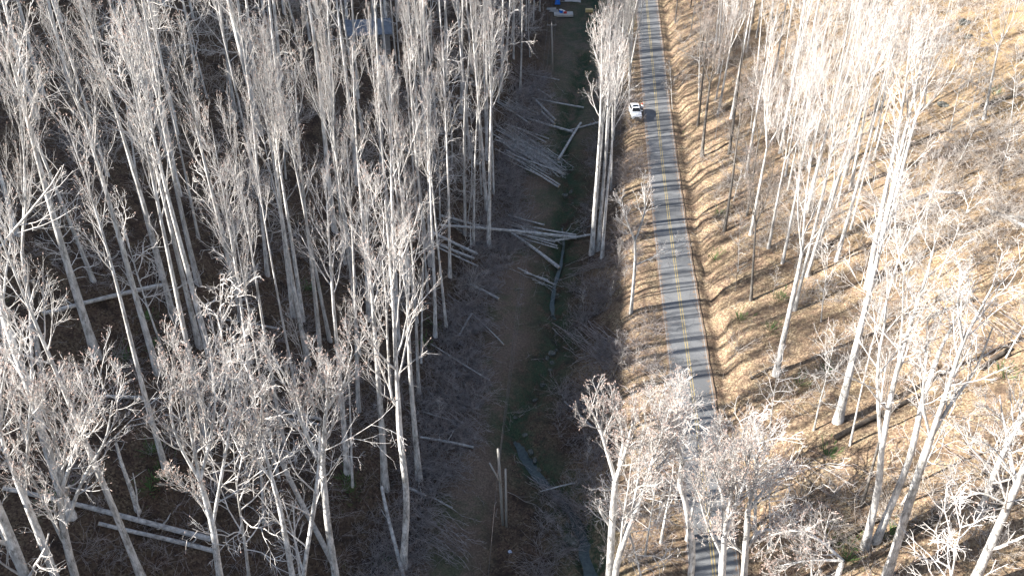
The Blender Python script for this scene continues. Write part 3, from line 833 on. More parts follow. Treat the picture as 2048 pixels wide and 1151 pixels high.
# left woods foreground
hero('forked_tree', (690, 1260), 0, [
  dict(p=[(690, 1260), (668, 1130), (655, 1040), (645, 935)], r=(0.37, 0.24), bare=1),
  dict(p=[(645, 935), (607, 855), (590, 800), (577, 765), (545, 710)], r=(0.18, 0.06), **{'from': (0, 3)}),
  dict(p=[(645, 935), (650, 840), (655, 790), (650, 740)], r=(0.19, 0.05), **{'from': (0, 3)}),
  dict(p=[(652, 820), (672, 790), (690, 760), (705, 700)], r=(0.15, 0.05), **{'from': (2, 1)}),
  dict(p=[(600, 820), (625, 785), (640, 730)], r=(0.09, 0.04), **{'from': (1, 1)}),
  ], 120, label='pale forked tree with a long crooked left limb, front middle of the left woods')
hero('leaning_tree', (600, 1270), 0, [
  dict(p=[(600, 1270), (607, 1151), (622, 1050), (637, 935), (640, 860)], r=(0.24, 0.08)),
  ], 121, spec=SPEC_SPARSE, label='slim tree standing just left of the crooked-limbed forked tree, bottom edge')
hero('forked_tree', (610, 1270), 0, [
  dict(p=[(610, 1270), (585, 1151), (562, 1025), (545, 960)], r=(0.30, 0.17), bare=1),
  dict(p=[(545, 960), (530, 900), (522, 850), (525, 780)], r=(0.15, 0.04), **{'from': (0, 3)}),
  dict(p=[(545, 960), (500, 900), (480, 850)], r=(0.12, 0.04), **{'from': (0, 3)}),
  ], 122, label='forked tree leaning left with a dense twiggy top, third from the fallen leaning trunk')
hero('spreading_tree', (470, 1270), 0, [
  dict(p=[(470, 1270), (440, 1151), (425, 1050), (400, 960)], r=(0.33, 0.22), bare=1),
  dict(p=[(400, 960), (385, 880), (372, 800), (370, 720)], r=(0.15, 0.04), **{'from': (0, 3)}),
  dict(p=[(400, 960), (420, 880), (430, 800), (420, 700)], r=(0.15, 0.04), dy=0.2, **{'from': (0, 3)}),
  dict(p=[(425, 1050), (445, 940), (460, 850), (465, 760)], r=(0.15, 0.04), **{'from': (0, 2)}),
  dict(p=[(400, 960), (360, 890), (340, 820), (345, 750)], r=(0.13, 0.04), **{'from': (0, 3)}),
  dict(p=[(425, 1050), (390, 990), (345, 960)], r=(0.08, 0.03), **{'from': (0, 2)}),
  ], 123, label='round-crowned tree with a domed pinkish top, lower middle of the left woods')
hero('forked_tree', (160, 1290), 0, [
  dict(p=[(160, 1290), (110, 1151), (65, 1035), (30, 950)], r=(0.34, 0.2), bare=1),
  dict(p=[(30, 950), (5, 880), (0, 810), (10, 740)], r=(0.16, 0.04), **{'from': (0, 3)}),
  dict(p=[(50, 1000), (55, 900), (60, 820), (70, 740)], r=(0.13, 0.04), **{'from': (0, 2)}),
  ], 124, label='large pale tree leaning left from the bottom edge, near the bottom left corner')
hero('spreading_tree', (190, 1280), 0, [
  dict(p=[(190, 1280), (150, 1151), (128, 1060), (120, 990)], r=(0.33, 0.22), bare=1),
  dict(p=[(120, 990), (115, 900), (90, 830), (75, 780)], r=(0.15, 0.04), **{'from': (0, 3)}),
  dict(p=[(120, 990), (150, 900), (175, 830), (190, 780)], r=(0.16, 0.04), **{'from': (0, 3)}),
  dict(p=[(128, 1060), (165, 960), (210, 880), (225, 800)], r=(0.15, 0.04), **{'from': (0, 2)}),
  dict(p=[(120, 990), (130, 900), (140, 830), (130, 770)], r=(0.13, 0.04), dy=0.2, **{'from': (0, 3)}),
  dict(p=[(140, 1110), (80, 990), (60, 945)], r=(0.11, 0.04), **{'from': (0, 1)}),
  ], 125, label='bushy tree in the lower left, its crown fanning out above the fallen trunks')
hero('leaning_tree', (135, 1290), 0, [
  dict(p=[(95, 1290), (50, 1151), (0, 1025), (-60, 880)], r=(0.42, 0.25)),
  ], 126, spec=SPEC_SPARSE, label='thick trunk leaning out of the bottom left corner')
hero('forest_tree', (140, 1030), 0, [
  dict(p=[(140, 1030), (125, 990), (95, 900), (60, 780), (30, 700), (0, 600), (-40, 420)], r=(0.40, 0.22)),
  ], 127, spec=SPEC_SPARSE, label='very thick straight trunk crossing the lower left behind the bushy-crowned tree')
hero('twin_stem_tree', (806, 1134), 0, [
  dict(p=[(806, 1134), (813, 1000), (800, 870), (797, 815)], r=(0.33, 0.24), bare=1),
  dict(p=[(797, 815), (792, 730), (788, 640), (780, 520), (770, 400)], r=(0.22, 0.06), **{'from': (0, 3)}),
  dict(p=[(797, 815), (783, 790), (776, 700), (772, 600), (765, 520)], r=(0.14, 0.04), **{'from': (0, 3)}),
  ], 128, label='tall twin-stemmed tree with an elbow fork, at the right edge of the left woods front')

# leaning dead trunk caught against the front trees
def log_between(name, a, b, r0, r1, m, label, group=None, ups=(0.25, 0.25), sag=0.0, stubs=2, lay=True, seed=0):
    rng = random.Random(seed)
    A = P(*a) if not isinstance(a, Vector) else a; B = P(*b) if not isinstance(b, Vector) else b
    A = A + Vector((0, 0, ups[0])); B = B + Vector((0, 0, ups[1]))
    n = 9; g = Geo(); pts = []
    side = Vector((-(B - A).y, (B - A).x, 0)).normalized()
    ln = (B - A).length; ph = rng.random() * 6
    for i in range(n):
        t = i / (n - 1); p = A.lerp(B, t) + side * math.sin(t * 3.6 + ph) * ln * 0.012
        pts.append(p)
    # rest on the ground: lift any point that sinks, keep the log nearly straight
    if lay:
        need = max(float(T(p.x, p.y)) + (r0 * 0.6) - p.z for p in pts)
        need = max(0.0, min(need, 0.5))
        pts = [p + Vector((0, 0, need)) for p in pts]
    rad = [r0 * (1 - i / (n - 1)) + r1 * i / (n - 1) for i in range(n)]
    base = pts[0].copy()
    rel = [p - base for p in pts]
    g.tube(rel, rad, 9, 0, cap=False)
    # ends
    for e, k in ((0, 1), (n - 1, n - 2)):
        t = (rel[e] - rel[k]).normalized()
        g.tube([rel[e], rel[e] + t * 0.01], [rad[e], rad[e] * 0.98], 9, 1)
    for k in range(stubs):
        i = rng.randint(2, n - 2); d = Vector((rng.uniform(-1, 1), rng.uniform(-1, 1), rng.uniform(0.1, 1))).normalized()
        l = rng.uniform(0.4, 1.4)
        g.tube([rel[i], rel[i] + d * l * 0.6, rel[i] + (d + Vector((0, 0, 0.2))) * l], [rad[i] * 0.4, rad[i] * 0.3, 0.02], 5, 0)
    o = g.build(name, [m, M_CUT if m is not M_DARKLOG else M_DARKLOG], None, base, smooth=True)
    tag(o, label, 'log' if 'pole' not in name else 'pole', group)
    return o

ORD14 = ['first', 'second', 'third', 'fourth', 'fifth', 'sixth', 'seventh', 'eighth', 'ninth', 'tenth', 'eleventh', 'twelfth', 'thirteenth', 'fourteenth']
LOGS = [
 ((1146, 267), (1045, 236), .27, .15, 'long pale log lying slanted across the creek, left of the short steep log'),
 ((1210, 248), (1140, 268), .2, .12, 'log continuing uphill to the right bank beyond the creek, above the car-side trees'),
 ((1167, 218), (1064, 198), .2, .10, 'thin curved log crossing the strip, behind the other upper valley logs'),
 ((1104, 199), (1074, 179), .17, .10, 'short pale pole on the mown strip, just above the curved log'),
 ((1111, 244), (1071, 204), .26, .19, 'thick straight sawn log on the strip, upper of a parallel pair under the wires'),
 ((1109, 251), (1083, 226), .24, .19, 'thick sawn log with a pale cut end, lower of the parallel pair'),
 ((1115, 321), (1163, 249), .24, .22, 'short thick log pointing up to the right across the creek, apart from the others'),
 ((1118, 162), (1060, 152), .11, .08, 'thin pale pole lying crosswise near the far utility pole'),
 ((1118, 376), (1029, 322), .18, .08, 'long thin log along the lower edge of the big slash pile'),
 ((1098, 280), (1009, 250), .14, .08, 'thin log above the big slash pile, nearest to it'),
 ((1060, 250), (994, 206), .16, .08, 'thin log lying from the wood edge toward the wires, above the slash pile'),
 ((1152, 477), (881, 453), .27, .18, 'longest fallen trunk, lying straight across the whole cleared strip'),
 ((960, 455), (880, 433), .2, .16, 'fallen trunk at the wood edge, just above the left end of the longest one'),
 ((1110, 485), (962, 454), .17, .09, 'thinner log crossing under the wires, just below the longest trunk'),
 ((1089, 452), (1016, 433), .14, .10, 'pale thin log above the log crossing, furthest back of that heap'),
 ((1152, 473), (1068, 457), .2, .12, 'log end lying on the creek side of the log heap, above the longest trunk'),
 ((1110, 484), (1183, 471), .22, .15, 'log rising to the right foot of the tall valley trees'),
 ((1118, 544), (1023, 473), .28, .19, 'thick smooth log lying diagonally below the log heap, near end by the creek'),
 ((1116, 502), (1031, 479), .12, .07, 'thin pole just above the thick diagonal log'),
 ((1114, 497), (1054, 478), .14, .07, 'thin bent pole in the middle of the log heap'),
 ((954, 511), (864, 466), .24, .2, 'thick log sloping down from the wood edge to a short standing stub'),
 ((948, 519), (872, 490), .22, .16, 'middle log of three sloping side by side at the wood edge'),
 ((956, 535), (870, 494), .14, .1, 'thin lowest log of three sloping side by side at the wood edge'),
 ((1108, 574), (1035, 540), .13, .09, 'thin pole on the strip below the thick diagonal log, upper one'),
 ((1096, 562), (1048, 548), .1, .07, 'very thin short pole beside the pole below the diagonal log'),
 ((998, 600), (941, 571), .19, .16, 'short pale log lying alone on the brown strip'),
 ((944, 630), (916, 675), .15, .14, 'short stout log pointing down left on the dark brush'),
 ((1007, 692), (947, 630), .08, .05, 'long thin pole running down right over the brown strip'),
 ((980, 762), (860, 690), .1, .06, 'dark thin pole half hidden in brush at the wood edge, mid photo'),
 ((947, 897), (840, 876), .17, .13, 'pale straight log on the dark brush at the foot of the front trees'),
 ((852, 995), (817, 977), .17, .14, 'very short bright log beside the twin-stemmed tree'),
 ((912, 845), (846, 826), .1, .07, 'thin log in the brush above the pale straight log'),
 ((905, 1018), (865, 997), .1, .07, 'small dark pole in the brush right of the very short bright log'),
 ((1184, 857), (1129, 805), .12, .07, 'slim pole leaning down the bank left of the front pink-tipped crown'),
 ((1150, 968), (1080, 985), .09, .06, 'thin branch lying over the creek near the bottom'),
 ((325, 580), (87, 637), .26, .2, 'long straight trunk lying across the slope in the left woods'),
 ((425, 1085), (10, 990), .26, .18, 'upper long fallen trunk across the bottom left, behind the front trees'),
 ((440, 1112), (200, 1050), .22, .16, 'lower fallen trunk across the bottom left, nearest to the camera'),
 ((290, 800), (210, 795), .2, .17, 'short fallen log behind the middle left trees'),
 ((642, 840), (545, 820), .17, .14, 'upper log of two lying side by side behind the forked front tree'),
 ((640, 852), (560, 838), .14, .11, 'lower log of two lying side by side behind the forked front tree'),
 ((560, 660), (430, 640), .14, .1, 'grey log deep among the middle trunks of the left woods'),
 ((2060, 462), (1971, 420), .27, .2, 'pale straw-coloured log by the right edge, upper of the crossed ones'),
 ((2060, 440), (1980, 432), .22, .17, 'pale log by the right edge crossing over the upper one'),
 ((1861, 387), (1796, 417), .2, .14, 'bright log lying uphill in the middle of the right slope'),
 ((1926, 390), (1861, 386), .2, .14, 'bright cut log end to end with the one in the middle of the right slope'),
]
DARKLOGS = [
 ((1670, 880), (1840, 790), .3, .22, 'dark rotting log running uphill behind the white forked trees'),
 ((1630, 1100), (1760, 1040), .26, .2, 'dark log lying on tan leaves near the bottom, right of the road'),
 ((1790, 1090), (1880, 1030), .28, .2, 'dark log at the foot of the three-way forked white tree'),
 ((1960, 740), (2020, 700), .26, .2, 'dark short log near the right edge, middle height'),
 ((1800, 300), (1900, 260), .2, .15, 'dark log in the upper middle of the right slope, below the small trees'),
 ((1960, 215), (2044, 190), .28, .22, 'dark log at the foot of the dark forked tree, top right'),
 ((1850, 640), (1950, 600), .22, .16, 'dark log behind the crown of the three-way forked tree'),
 ((1500, 760), (1545, 735), .14, .1, 'small dark stick log beside the white tree nearest the road'),
]
for i, (a, b, r0, r1, lb) in enumerate(LOGS):
    log_between('fallen_log', a, b, r0, r1, M_LOG, lb, 'logs lying on the forest floor', seed=i)
for i, (a, b, r0, r1, lb) in enumerate(DARKLOGS):
    log_between('fallen_log', a, b, r0, r1, M_DARKLOG, lb, 'dark logs on the right slope', seed=100 + i, stubs=4)
rp = random.Random(77)
PILE = []
for k in range(14):
    x0 = rp.uniform(985, 1035); y0 = 255 + k * 5.2 + rp.uniform(-2, 2); l = rp.uniform(55, 105)
    PILE.append(((x0 + l, y0 + l * rp.uniform(0.36, 0.6)), (x0, y0)))
PILE.sort(key=lambda q: q[0][1] + q[1][1])
for k, (a_, b_) in enumerate(PILE):
    log_between('cut_pole', a_, b_, rp.uniform(.10, .16), rp.uniform(.05, .08), M_LOG, f'long cut pole, {ORD14[k]} from the top of the big slash pile across the strip', 'poles of the big slash pile', ups=(rp.uniform(0.2, 0.7), rp.uniform(0.3, 0.9)), seed=300 + k)
A = P(806, 1160); B = on_plane(765, 975, P(790, 1040).y)
log_between('leaning_log', A, Vector((B.x, B.y, B.z)), .22, .16, M_LOG, 'dead snapped trunk leaning left beside the twin-stemmed tree, bottom edge', lay=False, stubs=1)
A = P(664, 1130)
log_between('leaning_log', A, on_plane(552, 895, A.y + 1), .26, .2, M_LOG, 'fallen trunk leaning across behind the forked front tree of the left woods', lay=False, stubs=1)

# ------------------------------------------------------------------ generated trees
rg = np.random.default_rng(5)
def try_fill(n, xr, yr, keyf, hf, fatf, mind, cond, lean=0.03):
    k = 0; tries = 0
    while k < n and tries < n * 60:
        tries += 1
        y = rg.uniform(*yr); x = rg.uniform(*xr)
        if not cond(x, y): continue
        if any((x - a) ** 2 + (y - b) ** 2 < max(mind, r * 0.8) ** 2 for a, b, r in placed): continue
        b = G(x, y, -0.1); h = hf()
        px, py = to_px(b); tpx, tpy = to_px(b + Vector((0, 0, h)))
        if min(py, tpy) > 1140 or tpy > 1120 or py < -260: continue
        if max(px, tpx) < -40 or min(px, tpx) > 2090: continue
        d = Vector((rg.normal() * lean, rg.normal() * lean, 1))
        put_tree(keyf(), b, b + d.normalized() * h, h, fatf())
        placed.append((x, y, mind)); k += 1
    return k
def left_woods(x, y):
    tl = creek_x0(y) - 12.5
    if x > tl or x < -0.62 * y - 22: return False
    # keep the strip in front open where the photograph shows bare floor
    px, py = to_px(G(x, y))
    if py > 760 and 640 < px < 900: return False
    return True
def keyL():
    r = rg.random()
    if r < 0.91: return 'F%d' % rg.integers(0, 8)
    if r < 0.96: return 'K%d' % rg.integers(0, 3)
    return 'N0'
nte = try_fill(34, (-32, 8), (58, 205), lambda: 'F%d' % rg.integers(0, 8), lambda: rg.uniform(29, 36), lambda: rg.uniform(0.36, 0.58), 2.6, lambda x, y: left_woods(x, y) and x > float(creek_x0(y)) - 27)
nl = try_fill(146, (-110, 8), (44, 250), keyL, lambda: rg.uniform(31, 39), lambda: rg.uniform(0.36, 0.68), 3.2, left_woods)
nu = try_fill(58, (-90, 6), (50, 210), lambda: 'U%d' % rg.integers(0, 3), lambda: rg.uniform(13, 21), lambda: rg.uniform(0.55, 0.85), 2.0, left_woods, 0.08)
def right_woods(x, y):
    d = x - float(road_x(y))
    if d < 7 or x > 0.6 * y + 22: return False
    px, py = to_px(G(x, y))
    if px > 1790 and py < 560: return False          # the open sunny slope
    if px < 1560 and 620 < py < 1000: return False   # leaf bank beside the road
    if px < 1430 + 0 and py < 620 and d < 11: return False
    if py > 900 and px < 1700: return False
    return True
def keyR():
    r = rg.random()
    return 'F%d' % rg.integers(0, 6) if r < 0.55 else ('K%d' % rg.integers(0, 3) if r < 0.9 else 'D%d' % rg.integers(0, 2))
nr_ = try_fill(115, (18, 110), (84, 250), keyR, lambda: rg.uniform(20, 30), lambda: rg.uniform(0.5, 0.78), 3.3, right_woods)
nru = try_fill(50, (22, 110), (52, 200), lambda: 'U%d' % rg.integers(0, 3), lambda: rg.uniform(7, 12), lambda: rg.uniform(0.7, 1.0), 4.0, lambda x, y: 7 < x - float(road_x(y)) < 70 and x < 0.58 * y + 15, 0.1)
nsr = try_fill(46, (18, 110), (50, 210), lambda: 'S%d' % rg.integers(0, 3), lambda: rg.uniform(3.5, 7.5), lambda: rg.uniform(0.8, 1.1), 2.0, lambda x, y: 5 < x - float(road_x(y)) < 80, 0.12)
nsl = try_fill(40, (-90, 10), (50, 200), lambda: 'S%d' % rg.integers(0, 3), lambda: rg.uniform(3, 7), lambda: rg.uniform(0.8, 1.1), 2.0, lambda x, y: x < float(creek_x0(y)) - 10, 0.12)
def verge(x, y):
    px, py = to_px(G(x, y))
    if px > 1225 and 225 < py < 430: return False
    return float(creek_x0(y)) + 6 < x < float(road_x(y)) - 4.2
nv = try_fill(22, (0, 30), (50, 215), lambda: 'S%d' % rg.integers(0, 3), lambda: rg.uniform(2.5, 6), lambda: rg.uniform(0.8, 1.2), 1.8, verge, 0.12)
nvt = try_fill(22, (0, 32), (150, 235), lambda: ('U%d' % rg.integers(0, 3)) if rg.random() < .4 else 'K%d' % rg.integers(0, 3), lambda: rg.uniform(18, 27), lambda: rg.uniform(0.35, 0.5), 2.0, verge, 0.05)
nfg = try_fill(5, (2, 48), (40, 60), lambda: 'U%d' % rg.integers(0, 3), lambda: rg.uniform(10, 16), lambda: rg.uniform(0.8, 1.0), 3.0, lambda x, y: abs(x - float(road_x(y))) > 3.4 and x > float(creek_x0(y)) + 11, 0.12)
# trees beside the far road, right verge
nfr = try_fill(12, (24, 46), (150, 240), lambda: ('U%d' % rg.integers(0, 3)) if rg.random() < .5 else 'D%d' % rg.integers(0, 2), lambda: rg.uniform(12, 20), lambda: rg.uniform(0.5, 0.8), 3.0, lambda x, y: 4.5 < x - float(road_x(y)) < 14, 0.06)
print('trees', len(TREES), nl, nu, nr_, nru, nsr, nsl, nv, nvt, nfr)
for k, v in PROTO.items():
    if not v['used']:
        for ch in list(v['root'].children): bpy.data.objects.remove(ch)
        bpy.data.objects.remove(v['root'])

# ------------------------------------------------------------------ labels for the trees
ORD = ['first', 'second', 'third', 'fourth', 'fifth', 'sixth', 'seventh', 'eighth', 'ninth', 'tenth', 'eleventh', 'twelfth', 'thirteenth', 'fourteenth', 'fifteenth', 'sixteenth', 'seventeenth', 'eighteenth', 'nineteenth', 'twentieth']
ORD += ['twenty-' + o for o in ORD[:9]] + ['thirtieth'] + ['thirty-' + o for o in ORD[:9]]
WORDS = {'forest': 'tall straight pale tree', 'forked': 'tall forked pale tree', 'under': 'small twiggy understory tree', 'sapling': 'thin bare sapling', 'snag': 'bare broken-topped snag'}
CATS = {'forest': 'tree', 'forked': 'tree', 'under': 'small tree', 'sapling': 'sapling', 'snag': 'dead tree', 'hero': 'tree'}
def wood_of(b):
    if b.x < float(creek_x0(b.y)) - 2: return 'left woods'
    if b.x < float(road_x(b.y)): return 'creek verge'
    return 'right slope'
groups = {}
for t in TREES:
    wname = wood_of(t['b']); big = t['style'] in ('forest', 'forked', 'hero')
    fam = 'tall trees' if big else {'under': 'understory trees', 'sapling': 'saplings', 'snag': 'snags'}[t['style']]
    t['w'] = wname; t['fam'] = fam
    groups.setdefault((wname, fam), []).append(t)
for (wname, fam), lst in groups.items():
    lst.sort(key=lambda t: t['b'].y)
    size = 14
    nrow = max(1, math.ceil(len(lst) / size))
    for ri in range(nrow):
        row = lst[ri * size:(ri + 1) * size]
        row.sort(key=lambda t: to_px(t['b'])[0])
        for k, t in enumerate(row):
            r = t['r']
            r['group'] = f'{fam} of the {wname}'
            r['category'] = CATS[t['style']]
            if t['label']: r['label'] = t['label']; continue
            word = WORDS[t['style']]
            if t['dark']: word = 'dark-barked bare tree'
            one = {'tall trees': 'tall trees', 'understory trees': 'small trees', 'saplings': 'saplings', 'snags': 'snags'}[fam]
            if nrow == 1: r['label'] = f'{word}, {ORD[k]} from left among the {one} of the {wname}'
            else:
                rowname = 'front' if ri == 0 else ('back' if ri == nrow - 1 else ORD[ri])
                r['label'] = f'{word}, {ORD[k]} from left in the {rowname} row of the {wname}'

# ------------------------------------------------------------------ stuff: brush, slash, ferns
def brush(name, label, n_clumps, sampler, twigs, lrange, rad, m, seed, upness=0.9, K=4, second=True):
    rng = np.random.default_rng(seed)
    base = []
    tries = 0
    while len(base) < n_clumps and tries < n_clumps * 40:
        tries += 1
        q = sampler(rng)
        if q is not None: base.append(q)
    b = np.array(base); z = T(b[:, 0], b[:, 1])
    b = np.stack([b[:, 0], b[:, 1], z], -1)
    N = len(b)
    o = np.repeat(b, twigs, 0) + np.concatenate([rng.normal(size=(N * twigs, 2)) * 0.25, np.zeros((N * twigs, 1))], 1)
    d = rng.normal(size=(N * twigs, 3)); d[:, 2] = np.abs(d[:, 2]) * upness + 0.15 * upness
    d /= np.linalg.norm(d, axis=1, keepdims=True)
    sc = np.repeat(rng.uniform(0.6, 1.3, N), twigs)
    ln = rng.uniform(*lrange, N * twigs) * sc
    pts = [o]
    for k in range(K - 1):
        d = d + rng.normal(size=d.shape) * 0.22 + np.array([0, 0, -0.06]); d /= np.linalg.norm(d, axis=1, keepdims=True)
        pts.append(pts[-1] + d * (ln / (K - 1))[:, None])
    Q = np.stack(pts, 1); R = np.linspace(rad, rad * 0.45, K)[None, :] * np.ones((len(Q), 1))
    bag = Bag(); bag.add(Q, R, 3)
    if second:
        q2, r2 = kids(Q, R, 4, 0.25, 1.0, 0.7, 0.42, 3, 0.02, rng, rmin=rad * 0.55, wig=0.2); bag.add(q2, r2, 3)
    ob = link(name, bag.mesh(name, m))
    tag(ob, label, 'undergrowth', kind='stuff')
    return ob
def samp_px(x0, x1, y0, y1, cond=None):
    def f(rng):
        px = rng.uniform(x0, x1); py = rng.uniform(y0, y1)
        p = hit(px, py, terrain0)
        if cond and not cond(p.x, p.y, px, py): return None
        return (p.x, p.y)
    return f
def world_s(xr, yr, cond):
    def f(rng):
        x = rng.uniform(*xr); y = rng.uniform(*yr)
        return (x, y) if cond(x, y) else None
    return f
def patchy(x, y, s=0.13, th=0.0): return math.sin(x * s * 1.7 + 2 * math.sin(y * s)) + math.sin(y * s * 1.3 + 1.5 * math.sin(x * s * 0.8)) > th
brush('undergrowth', 'tangled leafless brush covering the floor of the left woods', 900,
      world_s((-85, 4), (95, 230), lambda x, y: -0.62 * y - 5 < x < float(creek_x0(y)) - 11 and patchy(x, y, 0.13, -0.6)), 12, (1.6, 4.2), 0.026, M_PALEBRUSH, 1)
brush('undergrowth', 'low brush and fallen twigs on the near floor of the left woods', 520,
      world_s((-60, 0), (44, 100), lambda x, y: -0.62 * y - 5 < x < float(creek_x0(y)) - 10 and patchy(x, y, 0.2, -0.5)), 11, (0.8, 2.6), 0.018, M_SLASH, 2, 0.5)
brush('slash_brush', 'matted dark cut branches along the left side of the cleared strip', 900,
      world_s((-20, 12), (44, 175), lambda x, y: -13.5 < x - float(creek_x0(y)) < -7.5 + 1.3 * math.sin(y * 0.17)), 12, (1.0, 3.2), 0.024, M_SLASH, 3, 0.4)
brush('bank_brush', 'dense leafless brush on the bank between creek and road', 520,
      world_s((0, 26), (50, 190), lambda x, y: float(creek_x0(y)) + 2.5 < x < float(road_x(y)) - 3.6 and patchy(x, y, 0.23, -0.2)), 13, (0.9, 3.0), 0.021, M_SLASH, 4, 0.6)
brush('slope_brush', 'pale twiggy thickets scattered over the sunny right slope', 800,
      world_s((20, 110), (50, 225), lambda x, y: 5.5 < x - float(road_x(y)) and x < 0.6 * y + 12 and patchy(x, y, 0.12, 0.1)), 12, (1.0, 3.4), 0.022, M_PALEBRUSH, 5, 0.9)
brush('slope_brush', 'pale bare shrubs standing thickly under the white trees of the right slope', 420,
      world_s((26, 90), (75, 190), lambda x, y: 10 < x - float(road_x(y)) < 45 and patchy(x + 30, y, 0.1, 0.0)), 14, (1.8, 4.4), 0.022, M_PALEBRUSH, 6, 1.0)

brush('slope_brush', 'darker tangled briars and dead twigs in patches on the right slope', 520,
      world_s((22, 105), (48, 220), lambda x, y: 6.5 < x - float(road_x(y)) and x < 0.6 * y + 12 and patchy(x + 11, y + 50, 0.16, 0.5)), 14, (0.9, 2.6), 0.017, M_BRUSH, 8, 0.6)
brush('leaf_drift_twigs', 'fallen twigs scattered over the leaf litter of both slopes', 900,
      world_s((-60, 90), (44, 170), lambda x, y: abs(x - float(road_x(y))) > 4.5 and -0.6 * y - 5 < x < 0.6 * y + 8), 3, (0.8, 2.6), 0.022, M_SLASH, 9, 0.12)

def poles_stuff(name, label, boxes, m, seed):
    rng = np.random.default_rng(seed); A = []; B = []; Rr = []
    for (x0, y0, x1, y1, n, w, r) in boxes:
        for _ in range(n):
            jx, jy = rng.normal(0, w), rng.normal(0, w * 0.6)
            t0, t1 = sorted(rng.uniform(0, 1, 2))
            if t1 - t0 < 0.35: t1 = min(1, t0 + 0.45)
            a = P(x0 + (x1 - x0) * t0 + jx, y0 + (y1 - y0) * t0 + jy + rng.normal(0, w * 0.2)); b = P(x0 + (x1 - x0) * t1 + jx, y0 + (y1 - y0) * t1 + jy + rng.normal(0, w * 0.3))
            h = rng.uniform(0.05, 0.7)
            A.append(a + Vector((0, 0, h + 0.05))); B.append(b + Vector((0, 0, h * rng.uniform(0.3, 1.3) + 0.05))); Rr.append(r * rng.uniform(0.5, 1.2))
    A = np.array(A); B = np.array(B); K = 5
    t = np.linspace(0, 1, K)[None, :, None]
    Q = A[:, None] * (1 - t) + B[:, None] * t
    Q = Q + rng.normal(size=Q.shape) * 0.10 * np.array([1, 1, 0.5])
    R = np.array(Rr)[:, None] * np.linspace(1, 0.5, K)[None]
    bag = Bag(); bag.add(Q, R, 5)
    q, r = kids(Q, R, 5, 0.3, 1.0, 0.5, 0.28, 4, 0.02, rng, rmin=0.012, wig=0.15); bag.add(q, r, 3)
    q, r = kids(q, r, 3, 0.3, 1.0, 0.6, 0.4, 3, 0.0, rng, rmin=0.011, wig=0.15); bag.add(q, r, 3)
    tag(link(name, bag.mesh(name, m)), label, 'slash', kind='stuff')
poles_stuff('slash_pile', 'heap of long thin cut poles and branches lying across the cleared strip', [
    (1005, 270, 1125, 350, 80, 12, 0.085), (985, 200, 1075, 245, 26, 10, 0.06), (1000, 290, 1070, 320, 14, 8, 0.05)], M_LOG, 11)
poles_stuff('slash_pile', 'thin branches heaped around the logs that cross the mid strip', [
    (1005, 450, 1120, 485, 22, 7, 0.05), (1140, 470, 1185, 440, 8, 10, 0.03), (1020, 545, 1110, 585, 8, 8, 0.03), (872, 440, 950, 475, 8, 8, 0.04)], M_LOG, 12)
poles_stuff('slash_pile', 'broken dark branches strewn on the brush beside the left woods', [
    (860, 580, 960, 660, 30, 25, 0.04), (860, 700, 930, 760, 24, 28, 0.035), (850, 800, 950, 860, 40, 30, 0.04), (840, 930, 930, 960, 26, 24, 0.035), (830, 1040, 930, 1100, 44, 30, 0.04), (990, 20, 1060, 100, 20, 18, 0.05), (1010, 130, 1080, 190, 20, 14, 0.035)], M_SLASH, 13)
poles_stuff('slash_pile', 'fan of broken branches on the bank right of the creek', [
    (1140, 640, 1240, 720, 50, 24, 0.055), (1160, 730, 1240, 700, 34, 20, 0.045), (1130, 560, 1250, 520, 16, 18, 0.03), (1090, 980, 1200, 1040, 26, 25, 0.03), (1075, 1020, 1120, 1060, 16, 9, 0.035), (1050, 960, 1130, 1000, 12, 10, 0.025)], M_SLASH, 14)
poles_stuff('slash_pile', 'dead branches strewn over the tan leaves of the right slope', [
    (1880, 600, 2040, 700, 26, 55, 0.05), (1900, 880, 2040, 960, 22, 50, 0.05), (1800, 260, 1960, 330, 16, 45, 0.045), (1560, 900, 1700, 980, 10, 40, 0.03), (1640, 330, 1760, 420, 16, 40, 0.04), (1700, 20, 1950, 120, 18, 60, 0.05)], M_SLASH, 15)

def ferns():
    rng = np.random.default_rng(21); V = []; Fq = []
    spots = [(310, 700), (300, 980), (320, 960), (305, 905), (700, 985), (695, 960), (770, 1130), (110, 1000), (850, 690), (870, 650), (1655, 912), (1660, 1085), (1695, 1120), (1600, 770), (1650, 745), (2010, 755), (1540, 660), (1430, 520), (1440, 430), (1990, 190), (1780, 1070), (1560, 600), (620, 580), (300, 640), (1700, 1095), (1480, 640), (480, 880), (250, 720), (640, 790)]
    n = 0
    for px, py in spots:
        c = P(px, py)
        for _ in range(70):
            a = rng.uniform(0, 6.28); rr = abs(rng.normal()) * 0.7
            b = G(c.x + math.cos(a) * rr, c.y + math.sin(a) * rr * 1.3, 0.02)
            h = rng.uniform(0.2, 0.5); l = rng.uniform(0.25, 0.55); w_ = 0.06
            d = Vector((math.cos(a), math.sin(a), 0)); s = Vector((-d.y, d.x, 0)) * w_
            V += [b - s * 0.4, b + s * 0.4, b + d * l + s * 0.6 + Vector((0, 0, h)), b + d * l - s * 0.6 + Vector((0, 0, h))]
            Fq.append((n, n + 1, n + 2, n + 3)); n += 4
    tag(link('fern_cover', mesh_np('fern_cover', np.array([tuple(v) for v in V]), np.array(Fq), M_FERN, smooth=False)), 'scattered low green ferns and tufts on the leaf litter', 'ferns', kind='stuff')
ferns()

